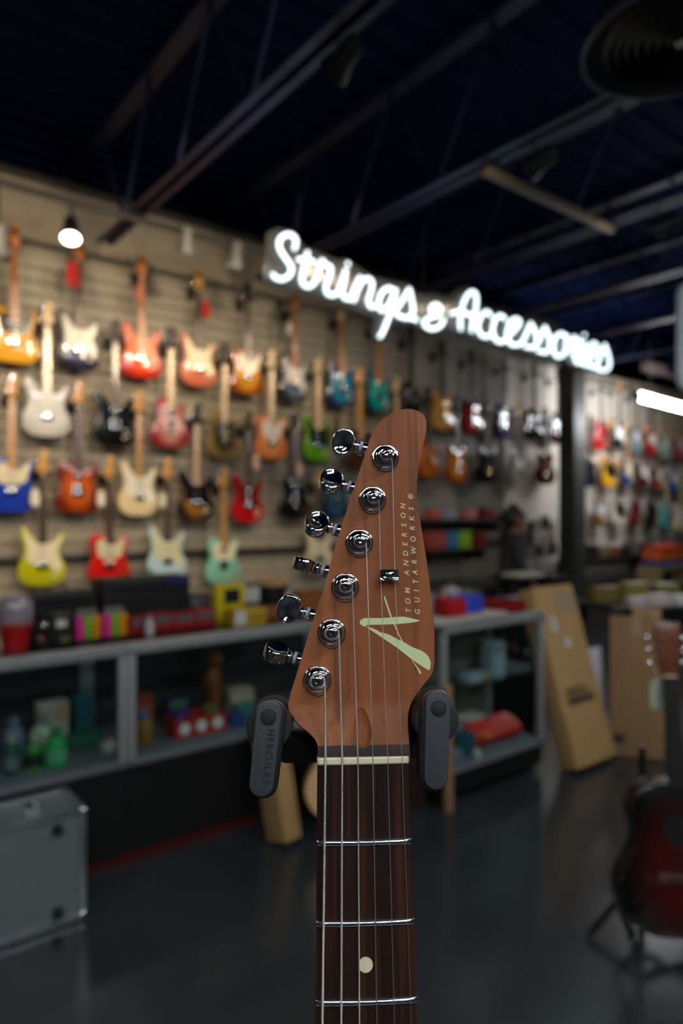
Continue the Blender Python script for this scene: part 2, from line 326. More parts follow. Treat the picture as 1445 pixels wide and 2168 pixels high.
col_m = mat('charcoal_column_paint', C(58, 60, 58), 0.5)
mb = MB(); mb.span(7.16, 7.40, 4.68, 4.90, 0, 3.42); mb.span(7.13, 7.43, 4.65, 4.93, 0, 0.16)
tag(struct(mb.build('trim_3', col_m, bevel=0.006)), 'dark grey square column standing before the white slat wall', 'column')

# open-web roof joists
JOISTS = [-0.90, 0.40, 1.69, 2.98, 4.27, 5.56, 6.85, 8.14, 9.43]
ang = MB()
for sgn in (-1, 1):
    ang.span(min(sgn * 0.014, sgn * 0.064), max(sgn * 0.014, sgn * 0.064), -4.6, 4.95, 0, 0.007)
    ang.span(min(sgn * 0.014, sgn * 0.021), max(sgn * 0.014, sgn * 0.021), -4.6, 4.95, 0, 0.055)
me_chord = ang.mesh('chord', 0)
me_top = MB().span(-0.055, 0.055, -4.6, 8.9, 0, 0.06).mesh('top_chord', 0)
web_up = MB().cyl((0, 0, 0.03), (0, 0.42, 0.76), 0.013, n=8).mesh('web_bar'); web_dn = MB().cyl((0, 0, 0.76), (0, 0.42, 0.03), 0.013, n=8).mesh('web_bar')
JOIST_WORDS = ['behind the shop lights near the left wall', 'first from the left edge of the frame', 'ending above the red sunburst guitar', 'running above the neon lettering',
               'crossing above the neon letter g', 'above the right half of the lettering', 'above the column', 'just beyond the column', 'farthest along the ceiling']
for s, w in zip(JOISTS, JOIST_WORDS):
    j = thing('roof_joist', 'navy open-web steel roof joist ' + w, 'joist', (s, 0, 3.42), group='navy roof joists', kind='structure')
    inst('bottom_chord', me_chord, M_NAVY, j); inst('top_chord', me_top, M_NAVY, j, (0, 0, 0.76))
    y = -3.0; k = 0
    while y < 4.6:
        inst('web_bar', web_up if k % 2 == 0 else web_dn, M_NAVY, j, (0, y, 0)); y += 0.42; k += 1
m_tan = mat('bare_tan_steel', C(112, 98, 82), 0.5)
tag(MB().span(2.98, 4.30, 2.50, 2.545, 3.375, 3.42).build('bridging_bar', m_tan, bevel=0.002), 'unpainted tan bridging bar between two roof joists', 'beam', kind='structure')
tag(MB().span(8.9, 10.6, 4.70, 4.80, 3.40, 3.52).build('cable_tray', mat('dusty_pink_steel', C(120, 104, 104), 0.6), bevel=0.004), 'dull pinkish steel tray above the far right wall', 'beam', kind='structure')

# round ceiling diffuser
dif = thing('air_diffuser', 'large round dark ceiling air diffuser with concentric rings', 'vent', (2.71, 1.30, 3.33))
m_dif = mat('diffuser_grey', C(70, 76, 86), 0.45); m_dif2 = mat('diffuser_dark', C(26, 28, 32), 0.5)
MB().lathe([(0.335, 0.06), (0.372, 0.0), (0.362, -0.012), (0.325, 0.05)], n=48).build('outer_ring', m_dif, dif)
for k in range(7):
    r = 0.30 - k * 0.038
    MB().lathe([(r, 0.035), (r - 0.030, 0.0), (r - 0.034, 0.004), (r - 0.006, 0.04)], n=40).build('ring', m_dif2, dif)
MB().cyl((0, 0, 0.07), (0, 0, 0.88), 0.24, n=32).build('neck_duct', m_dif2, dif)
MB().lathe([(0.02, 0.0), (0.014, -0.012), (0, -0.014)], n=16).build('centre_screw', M_STEEL, dif)
MB().lathe([(0.34, 0.055), (0.34, 0.075), (0.0, 0.075)], n=40).build('back_pan', m_dif2, dif)

# ------------------------------------------------------------------ linear ceiling lamps over the sales floor
m_led = mat('cool_led_diffuser', (1, 1, 1, 1), 0.5, emit=(0.93, 0.97, 1.0, 1), strength=LINEAR_STRENGTH)
me_h = MB().span(-0.62, 0.62, -0.06, 0.06, 0.0, 0.05).mesh('housing', 35, 0.006)
me_d = MB().span(-0.60, 0.60, -0.045, 0.045, -0.02, 0.0005).mesh('diffuser', 35, 0.008)
me_w = MB().cyl((0, 0, 0.05), (0, 0, 0.9), 0.002, n=6).mesh('suspension_wire')
LINEAR = [(-1.5, -1.3, 0, 'behind the camera on the left'), (0.35, -1.3, 0, 'straight behind the camera'), (-1.5, -3.0, 0, 'far behind the camera on the left'), (0.35, -3.0, 0, 'far behind the camera'),
          (2.2, -1.3, 0, 'to the right of the camera'), (-2.4, 0.6, 0, 'left of the camera'), (2.6, 0.2, 0, 'added over the front aisle to brighten the cartons'), (5.6, 0.5, 0, 'added over the right hand aisle to brighten the right side')]  # last two are added out of view to brighten cartons and right side
for x, y, r, w in LINEAR:
    t = thing('ceiling_lamp', 'white linear ceiling lamp ' + w, 'ceiling lamp', (x, y, 3.32), r, 'linear lamps over the sales floor')
    inst('housing', me_h, M_WHITE, t); inst('diffuser', me_d, m_led, t); 
    for a in (-0.5, 0.5): inst('suspension_wire', me_w, M_STEEL, t, (a, 0, 0))

# ------------------------------------------------------------------ track with wall-wash heads
tr = thing('lighting_track', 'black lighting track in front of the guitar wall', 'track', (0, 4.3, 3.36))
MB().span(0.2, 7.4, -0.018, 0.018, 0, 0.03).build('rail', M_BLACK, tr, bevel=0.002)
for x in (0.4, 1.69, 2.98, 4.27, 5.56, 6.85): MB().cyl((x, 0, 0.03), (x, 0, 0.07), 0.006, n=8).build('bracket', M_BLACK, tr)
me_head = MB().lathe([(0.0, 0.15), (0.030, 0.148), (0.040, 0.13), (0.046, 0.05), (0.066, -0.005), (0.066, -0.02), (0.060, -0.02), (0.052, 0.0), (0.0, 0.004)], n=24).mesh('lamp_head')
me_face = MB().lathe([(0.052, 0.002), (0.0, 0.0055)], n=24).mesh('lamp_face')
me_fork = MB().box((0, 0.0, 0.1), (0.02, 0.02, 0.12)).mesh('fork')
m_lampw = mat('lamp_white_paint', C(120, 120, 116), 0.4); m_lampb = mat('lamp_black_paint', C(20, 20, 22), 0.4)
m_bulb = mat('warm_bulb', (1, 1, 1, 1), 0.5, emit=(1.0, 0.88, 0.70, 1), strength=14.0)
HEADS = [(-0.5, 3.10, m_lampb, 'outside the frame at left'), (0.857, 2.98, m_lampw, 'at the left edge of the frame'), (1.264, 3.16, m_lampb, 'glowing brightest, above the white-guard dark guitar'), (2.016, 3.26, m_lampw, 'second along, turned to the wall'),
         (2.389, 3.25, m_lampw, 'third along, beside the neon S'), (3.25, 3.24, m_lampb, 'behind the neon letter r'), (4.15, 3.24, m_lampb, 'behind the neon letter g'), (5.0, 3.24, m_lampb, 'behind the neon ampersand'), (7.04, 3.27, m_lampb, 'above the far end of the lettering')]
for i, (x, z, m, w) in enumerate(HEADS):
    t = thing('track_spotlight', 'small round track spotlight ' + w, 'spotlight', (x, 4.3, z), 0, 'wall-wash track spotlights')
    rot = (math.radians(16 + 4 * (i % 2)), math.radians(6 * ((i * 7) % 3 - 1)), 0)
    if i == 2: rot = (math.radians(-24), math.radians(8), 0)          # this one has drooped towards the shop
    inst('lamp_head', me_head, m, t, (0, 0, 0), rot); inst('lamp_face', me_face, m_bulb, t, (0, 0, -0.012), rot)
    MB().cyl((0, -0.03, 0.10), (0, 0, 3.365 - z), 0.008, n=8).build('stem', M_BLACK, t)
    ld = bpy.data.lights.new('wall_wash', 'SPOT'); ld.energy = WASH_WATTS * (0.2 if i > 6 else 1.0); ld.color = (1.0, 0.77, 0.50); ld.spot_size = math.radians(112); ld.spot_blend = 0.7
    ld.shadow_soft_size = 0.045
    lo = bpy.data.objects.new('wall_wash', ld); col.objects.link(lo); lo.parent = t; lo.location = (0, 0.02, -0.05); lo.rotation_euler = (math.radians(28 if i != 2 else -10), 0, 0)

# heads clamped to the joists above the sales counter, turned to the guitar wall
for i, (x, dx, w) in enumerate(((-0.90, 1.0, 'at the far left'), (0.40, 0.5, 'left of the frame top'), (1.69, 0.0, 'at the top of the frame'), (2.98, -0.5, 'beside the tan bar start'), (4.27, -0.8, 'beside the tan bar end'), (5.56, 1.6, 'nearest the column'))):
    t = thing('track_spotlight', 'black spotlight clamped under a roof joist ' + w, 'spotlight', (x, 2.2, 3.28), 0, 'spotlights clamped to the joists')
    d = Vector((dx, 3.05, -0.95)).normalized(); q = (-d).to_track_quat('Z', 'Y').to_euler()
    inst('lamp_head', me_head, m_lampb, t, (0, 0, 0), q); inst('lamp_face', me_face, m_bulb, t, tuple(d * 0.012), q)
    MB().cyl((0, -0.05, 0.03), (0, 0, 0.145), 0.008, n=8).build('stem', M_BLACK, t)
    ld = bpy.data.lights.new('wall_wash', 'SPOT'); ld.energy = FAR_WATTS * (1.0, 1.0, 1.0, 0.8, 0.32, 0.05)[i]; ld.color = (1.0, 0.79, 0.54); ld.spot_size = math.radians(78); ld.spot_blend = 0.8; ld.shadow_soft_size = 0.05
    lo = bpy.data.objects.new('wall_wash', ld); col.objects.link(lo); lo.parent = t; lo.location = d * 0.05; lo.rotation_euler = q

# ------------------------------------------------------------------ tube before the far wall
t = thing('tube_lamp', 'bright white tube lamp hanging before the far right wall', 'tube lamp', (7.38, 4.01, 2.78), math.radians(5))
MB().cyl((0, 0, 0), (1.8, 0, 0), 0.036, n=16).build('tube', mat('tube_glow', (1, 1, 1, 1), 0.5, emit=(0.96, 0.98, 1.0, 1), strength=TUBE_STRENGTH), t)
for a in (-0.10, 1.8): MB().cyl((a, 0, 0), (a + 0.10, 0, 0), 0.045, n=16).build('end_cap', mat('pinkish_cap', C(150, 130, 125), 0.5), t)
MB().span(-0.08, 1.88, -0.035, 0.035, 0.043, 0.075).build('housing', M_WHITE, t, bevel=0.004)
for a in (0.3, 1.5): MB().cyl((a, 0, 0.07), (a, 0, 1.45), 0.002, n=6).build('suspension_wire', M_STEEL, t)

# white rounded panel hanging at the right edge
rr = []
for cx, cz, a0 in ((0.13, 0.72, 0), (-0.13, 0.72, 90), (-0.13, 0.10, 180), (0.13, 0.10, 270)):
    for k in range(7):
        a = math.radians(a0 + 15 * k); rr.append((cx + 0.1 * math.cos(a), cz + 0.1 * math.sin(a)))
t = thing('hanging_panel', 'white rounded panel hanging at the right edge of the frame', 'panel', (5.19, 2.28, 2.35), math.radians(-38))
MB().prism(rr, -0.03, 0.03).build('board', mat('white_panel', C(214, 222, 228), 0.4), t, bevel=0.012, seg=3)
for a in (-0.12, 0.12): MB().cyl((a, 0, 0.81), (a, 0, 1.9), 0.002, n=6).build('suspension_wire', M_STEEL, t)

# ------------------------------------------------------------------ neon lettering
sg = thing('neon_sign', 'glowing white script neon sign reading Strings & Accessories', 'sign', (0, 3.2, 0))
MB().prism(SIGN_BACK, 0.012, 0.026).build('backing_panel', mat('smoked_acrylic', C(50, 52, 54), 0.25), sg, bevel=0.002)
m_neon = mat('neon_tube', (0.25, 0.26, 0.26, 1), 0.5, emit=(0.80, 0.97, 1.0, 1), strength=SIGN_STRENGTH)
m_clip = mat('tube_clip', C(180, 186, 190), 0.3)
for k, strokes in SIGN_STROKES.items():
    mb = MB()
    for st in strokes:
        p = catmull(st, 4, False)
        mb.tube([(a, -0.012, b) for a, b in p], 0.0108, 10)
        for q in (p[0], p[-1]): mb.ball((q[0], -0.012, q[1]), 0.0108, 10, 6)
    mb.build('neon_letter', m_neon, sg, smooth=60)
for x in (2.2, 3.2, 4.2, 5.2):
    MB().cyl((x, 0.024, 2.93 if x < 3 else 2.9), (x, 0.024, 4.24), 0.0012, n=6).build('suspension_wire', M_BLACK, sg)

# ================================================================== GUITARS ON THE WALL
mm = lambda pts: [(a / 1000.0, b / 1000.0) for a, b in pts]
mirror = lambda half: half + [(-a, b) for a, b in half[::-1] if a > 0.5]
BODY = {
 'double_cut': [(0, 0), (60, 3), (110, 18), (145, 50), (160, 95), (155, 140), (135, 180), (118, 215), (115, 250), (125, 285), (140, 320), (149, 355), (141, 378), (122, 374), (104, 350), (84, 324), (58, 310), (28, 308),
             (-28, 308), (-38, 320), (-56, 338), (-76, 368), (-95, 400), (-118, 421), (-138, 415), (-146, 388), (-140, 345), (-128, 300), (-120, 260), (-122, 225), (-138, 190), (-155, 150), (-162, 105), (-152, 60), (-120, 22), (-65, 3)],
 'slab': [(0, 0), (70, 2), (125, 15), (155, 50), (163, 95), (155, 140), (135, 180), (122, 215), (122, 250), (135, 290), (146, 330), (140, 362), (118, 372), (95, 355), (75, 325), (50, 308), (28, 305),
          (-28, 360), (-70, 384), (-110, 382), (-140, 355), (-146, 315), (-132, 270), (-122, 235), (-125, 200), (-145, 160), (-162, 110), (-155, 55), (-125, 18), (-70, 3)],
 'single_cut': [(0, 0), (70, 5), (130, 30), (163, 80), (163, 125), (140, 175), (112, 215), (105, 255), (115, 295), (126, 330), (118, 352), (95, 350), (75, 325), (50, 318), (28, 322),
          (-28, 398), (-65, 405), (-100, 385), (-118, 345), (-115, 300), (-105, 255), (-112, 215), (-140, 175), (-163, 125), (-163, 80), (-130, 30), (-70, 5)],
 'semi_hollow': mirror([(0, 0), (80, 4), (150, 35), (184, 95), (184, 145), (155, 200), (125, 245), (122, 285), (136, 325), (142, 365), (124, 398), (92, 408), (60, 385), (40, 358), (28, 352)]),
 'acoustic': mirror([(0, 0), (90, 4), (160, 38), (194, 105), (186, 175), (148, 240), (132, 288), (138, 340), (142, 395), (118, 446), (72, 474), (28, 482)]),
}
GUARD = {
 'double_cut': [(28, 300), (52, 302), (80, 317), (104, 342), (124, 362), (132, 350), (122, 315), (106, 280), (99, 245), (106, 210), (122, 175), (130, 140), (118, 108), (92, 104), (60, 130), (20, 150), (-40, 155), (-80, 165), (-100, 185), (-106, 215), (-102, 255), (-107, 300), (-118, 345), (-122, 385), (-112, 396), (-92, 374), (-70, 340), (-50, 315), (-28, 302)],
 'slab': [(28, 298), (50, 302), (72, 320), (92, 345), (112, 356), (124, 345), (118, 310), (104, 265), (96, 225), (70, 205), (20, 198), (-60, 202), (-88, 222), (-96, 262), (-98, 310), (-80, 335), (-28, 345)],
 'single_cut': [(40, 300), (62, 305), (100, 190), (85, 150), (45, 200)],
 'semi_hollow': [(34, 330), (60, 330), (86, 190), (70, 160), (42, 200)],
 'acoustic': [(44, 300), (70, 320), (100, 300), (105, 250), (80, 215), (48, 240)],
}
HEAD = {
 'six': [(21, 0), (23, 14), (36, 30), (44, 48), (37, 72), (31, 100), (32, 128), (38, 150), (38, 172), (24, 188), (4, 188), (-8, 172), (-18, 130), (-30, 80), (-40, 42), (-34, 24), (-24, 12), (-21, 0)],
}
HEAD['three'] = [(21, 0), (28, 25), (34, 55), (40, 110), (44, 165), (38, 184), (18, 178), (0, 186), (-18, 178), (-38, 184), (-44, 165), (-40, 110), (-34, 55), (-28, 25), (-21, 0)]
SPEC = {  # nut height, bridge height, neck end, headstock, body depth
 'double_cut': (0.790, 0.142, 0.300, 'six', 0.045), 'slab': (0.790, 0.142, 0.300, 'six', 0.044), 'single_cut': (0.790, 0.162, 0.315, 'three', 0.050),
 'semi_hollow': (0.792, 0.164, 0.345, 'three', 0.045), 'acoustic': (0.818, 0.170, 0.470, 'three', 0.110)}
GC = {}
def gm(kind, part):
    """mesh data of one guitar part, made once"""
    k = (kind, part)
    if k in GC: return GC[k]
    nut, br, end, hd, dp = SPEC[kind]
    mb = MB(); bev = 0; sm = 35
    if part == 'body': mb.prism(catmull(mm(BODY[kind]), 3), -dp, 0); bev = 0.007
    elif part == 'pickguard': mb.prism(catmull(mm(GUARD[kind]), 2), -dp - 0.0025, -dp + 0.0005)
    elif part == 'neck':
        prof = []
        for z, w in ((end - 0.02, 0.028), (nut, 0.0215)):
            prof.append([(w * math.cos(a), -dp + 0.004 + 0.020 * math.sin(a), z) for a in [math.pi * i / 8 for i in range(9)]])
        n = 9; mb.add(prof[0] + prof[1], [(i, i + 1, n + i + 1, n + i) for i in range(n - 1)] + [tuple(range(n)), tuple(range(2 * n - 1, n - 1, -1)), (0, n, 2 * n - 1, n - 1)])
    elif part == 'fretboard':
        w0, w1 = 0.028, 0.0215
        vs_ = [(-w0, -dp + 0.005, end), (w0, -dp + 0.005, end), (w1, -dp + 0.005, nut), (-w1, -dp + 0.005, nut), (-w0, -dp - 0.004, end), (w0, -dp - 0.004, end), (w1, -dp - 0.004, nut), (-w1, -dp - 0.004, nut)]
        mb.add(vs_, [(0, 1, 2, 3), (7, 6, 5, 4), (0, 4, 5, 1), (1, 5, 6, 2), (2, 6, 7, 3), (3, 7, 4, 0)]); sm = 0
    elif part == 'frets':
        sc = nut - br
        for i in range(1, 22):
            z = nut - sc * (1 - 2 ** (-i / 12.0))
            if z < end + 0.004: break
            w = 0.0215 + 0.0065 * (nut - z) / (nut - end)
            mb.box((0, -dp - 0.0042, z), (2 * w - 0.002, 0.0022, 0.0024))
    elif part == 'headstock': mb.prism([(a, b + nut) for a, b in catmull(mm(HEAD[hd]), 2)], -dp + 0.004, -dp + 0.018); bev = 0.002
    elif part == 'nut': mb.box((0, -dp - 0.002, nut + 0.002), (0.043, 0.01, 0.005)); sm = 0
    elif part == 'tuner':
        mb.cyl((0, 0.003, 0), (0, -0.010, 0), 0.0045, n=10); mb.cyl((0, 0.022, 0), (-0.026, 0.022, 0), 0.003, n=8)
        mb.ball((-0.033, 0.022, 0), (0.010, 0.005, 0.009), 10, 6)
    elif part == 'pickup_bar': mb.box((0, 0, 0), (0.078, 0.010, 0.018)); bev = 0.003
    elif part == 'humbucker': mb.box((0, 0, 0), (0.072, 0.012, 0.038)); bev = 0.003
    elif part == 'bridge':
        mb.box((0, -dp - 0.006, br), (0.08, 0.012, 0.02 if kind in ('single_cut', 'semi_hollow') else 0.045))
        if kind in ('single_cut', 'semi_hollow'): mb.box((0, -dp - 0.006, br - 0.045), (0.09, 0.012, 0.016))
        bev = 0.003
    elif part == 'knob': mb.cyl((0, 0, 0), (0, -0.016, 0), 0.011, 0.009, 14)
    elif part == 'hole': mb.cyl((0, -dp + 0.0002, 0), (0, -dp - 0.0006, 0), 0.05, n=28)
    elif part == 'strings':
        for i in range(6):
            u = (i - 2.5) / 2.5
            mb.cyl((u * 0.026, -dp - 0.013, br), (u * 0.0178, -dp - 0.007, nut + 0.004), 0.0007, n=5)
    elif part == 'tailpiece': mb.box((0, -dp - 0.002, br + 0.012), (0.15, 0.008, 0.03)); bev = 0.003
    GC[k] = mb.mesh(part, sm, bev)
    return GC[k]

M_MAPLE = wood('maple_amber', C(206, 150, 78), C(224, 172, 98), 0.3, 0.4)
M_MAPLEP = wood('maple_pale', C(222, 190, 140), C(236, 208, 164), 0.3, 0.4)
M_MAPLEO = wood('maple_orange', C(190, 116, 50), C(208, 134, 64), 0.3, 0.4)
M_ROSE = wood('rosewood', C(58, 34, 24), C(92, 58, 42), 0.5)
M_EBONY = mat('ebony', C(24, 20, 19), 0.45)
M_FRET = mat('nickel_fret', (0.72, 0.70, 0.66, 1), 0.22, 1.0)
M_CREAM = mat('cream_plastic', C(232, 222, 186), 0.3, coat=0.3, vary=0.04)
M_IVORY = mat('ivory_plastic', C(240, 236, 222), 0.28, coat=0.3, vary=0.04)
M_MINTG = mat('aged_green_plastic', C(206, 206, 168), 0.3, coat=0.3, vary=0.04)
M_BKPL = mat('gloss_black_plastic', C(18, 18, 19), 0.2, coat=0.3)
M_PEARL = mat('silver_plastic', C(206, 206, 206), 0.25, coat=0.4)
M_GOLD = mat('gold_plate', (0.83, 0.62, 0.28, 1), 0.2, 1.0)
def lac(key, c, rough=0.22): return mat('lacquer_' + key, c, rough, 0.0, 0.6, vary=0.05, scale=12)

hang_plate = MB().span(-0.035, 0.035, -0.02, 0, -0.05, 0.05).mesh('backplate', 35, 0.004)
hang_arm = MB().cyl((0, 0, 0), (0, -0.145, 0.012), 0.008, n=10).mesh('arm')
hang_yoke = MB().tube([(-0.034, -0.235, 0.012), (-0.034, -0.19, 0.006), (-0.03, -0.165, 0.006), (0, -0.145, 0.01), (0.03, -0.165, 0.006), (0.034, -0.19, 0.006), (0.034, -0.235, 0.012)], 0.0085, 10).mesh('yoke')

def electric(kind, words, s, z, body, guard=None, neck=None, board=None, head=None, hw=None, pick='bar', group='guitars on the display wall', yaw=0.0, sc=0.985, place='', detail=True, where=None, name=None):
    """one guitar hanging on the slat wall, front facing the shop (-Y)"""
    nut, br, end, hd, dp = SPEC[kind]
    hw = hw or M_CHROME; neck = neck or M_MAPLE; board = board or neck; head = head or neck
    nm = name or ('acoustic_guitar' if kind == 'acoustic' else 'electric_guitar')
    t = thing(nm, words, 'guitar', where or (s, WALL_P - 0.115, z), yaw, group)
    t.scale = (sc, sc, sc)
    inst('body', gm(kind, 'body'), body, t); inst('neck', gm(kind, 'neck'), neck, t); inst('fretboard', gm(kind, 'fretboard'), board, t)
    f = inst('frets', gm(kind, 'frets'), M_FRET, t); f['kind'] = 'stuff'
    inst('headstock', gm(kind, 'headstock'), head, t); inst('nut', gm(kind, 'nut'), M_CREAM, t)
    if guard: inst('pickguard', gm(kind, 'pickguard'), guard, t)
    if detail: inst('strings', gm(kind, 'strings'), M_FRET, t)['kind'] = 'stuff'
    tn = gm('any', 'tuner') if ('any', 'tuner') in GC else None
    if tn is None:
        GC[('any', 'tuner')] = tn = gm('double_cut', 'tuner')
    for i in range(6):
        if hd == 'six':
            inst('tuner', tn, hw, t, (-0.021 + 0.0046 * i, -dp + 0.004, nut + 0.035 + 0.025 * i))
        else:
            sgn = -1 if i < 3 else 1
            inst('tuner', tn, hw, t, (sgn * (0.022 + 0.003 * (i % 3)), -dp + 0.004, nut + 0.045 + 0.042 * (i % 3)), (0, 0, 0) if sgn < 0 else (0, math.pi, 0))
    if kind == 'acoustic':
        o = inst('soundhole', gm(kind, 'hole'), M_EBONY, t, (0, 0, 0.33))
        inst('bridge', gm(kind, 'tailpiece'), M_ROSE, t)
        return t
    inst('bridge', gm(kind, 'bridge'), hw, t)
    pm = gm('any', 'pb') if ('any', 'pb') in GC else None
    if kind in ('single_cut', 'semi_hollow') or pick == 'hum':
        hb = gm('double_cut', 'humbucker'); hm = hw if pick != 'black' else M_BKPL
        for zz in (br + 0.045, end - 0.03): inst('pickup', hb, hm, t, (0, -dp - 0.004, zz))
    else:
        pb = gm('double_cut', 'pickup_bar'); pmx = M_IVORY if pick == 'bar' else M_BKPL
        for zz in ((br + 0.045, br + 0.095, br + 0.145) if kind == 'double_cut' else (br + 0.03, br + 0.14)): inst('pickup', pb, pmx, t, (0, -dp - 0.005, zz))
    kn = gm('double_cut', 'knob')
    ks = {'double_cut': [(0.078, 0.125), (0.100, 0.088), (0.072, 0.068)], 'slab': [(0.095, 0.16), (0.098, 0.12), (0.100, 0.08)]}.get(kind, [(0.085, 0.13), (0.115, 0.10), (0.075, 0.075), (0.105, 0.05)])
    for a, b in ks: inst('knob', kn, (hw if kind == 'slab' else (M_IVORY if kind == 'double_cut' else M_GOLD)), t, (a, -dp, b))
    return t
def hanger(s, z, kind, words, sc=0.985):
    nut = SPEC[kind][0] * sc
    h = thing('guitar_hanger', words, 'hanger', (s, WALL_P + 0.003, z + nut + 0.012), 0, 'black yoke hangers on the slat wall')
    inst('backplate', hang_plate, M_BLACK, h); inst('arm', hang_arm, M_BLACK, h); inst('yoke', hang_yoke, M_RUBBER, h)

# kind, s, z(bottom), body, guard, neck, board, head, hardware, pickups, look
b_amber = burst('burst_amber', C(236, 170, 40), C(150, 72, 12)); b_red = burst('burst_red', C(235, 92, 20), C(196, 22, 10), start=0.4)
b_cherry = burst('burst_cherry', C(222, 176, 160), C(150, 22, 44), start=0.3); b_tob = burst('burst_tobacco', C(160, 84, 24), C(34, 14, 8), start=0.25)
b_3ts = burst('burst_three', C(190, 130, 60), C(20, 14, 12), start=0.35); b_orange = burst('burst_orange', C(206, 96, 28), C(110, 34, 8), start=0.45)
b_gold = burst('burst_olive', C(60, 58, 46), C(150, 126, 66), start=0.62); b_blue = burst('burst_blue', C(28, 140, 186), C(24, 40, 110), start=0.6)
b_teal = burst('burst_teal', C(22, 168, 160), C(16, 70, 110), start=0.6); b_purple = burst('burst_purple', C(70, 56, 110), C(18, 14, 30), start=0.5)
b_grey = burst('burst_bluegrey', C(104, 124, 152), C(34, 40, 52), start=0.5); b_wine = burst('burst_wine', C(190, 24, 20), C(90, 10, 10), start=0.6)
DC, SL, SC, SH, AC = 'double_cut', 'slab', 'single_cut', 'semi_hollow', 'acoustic'
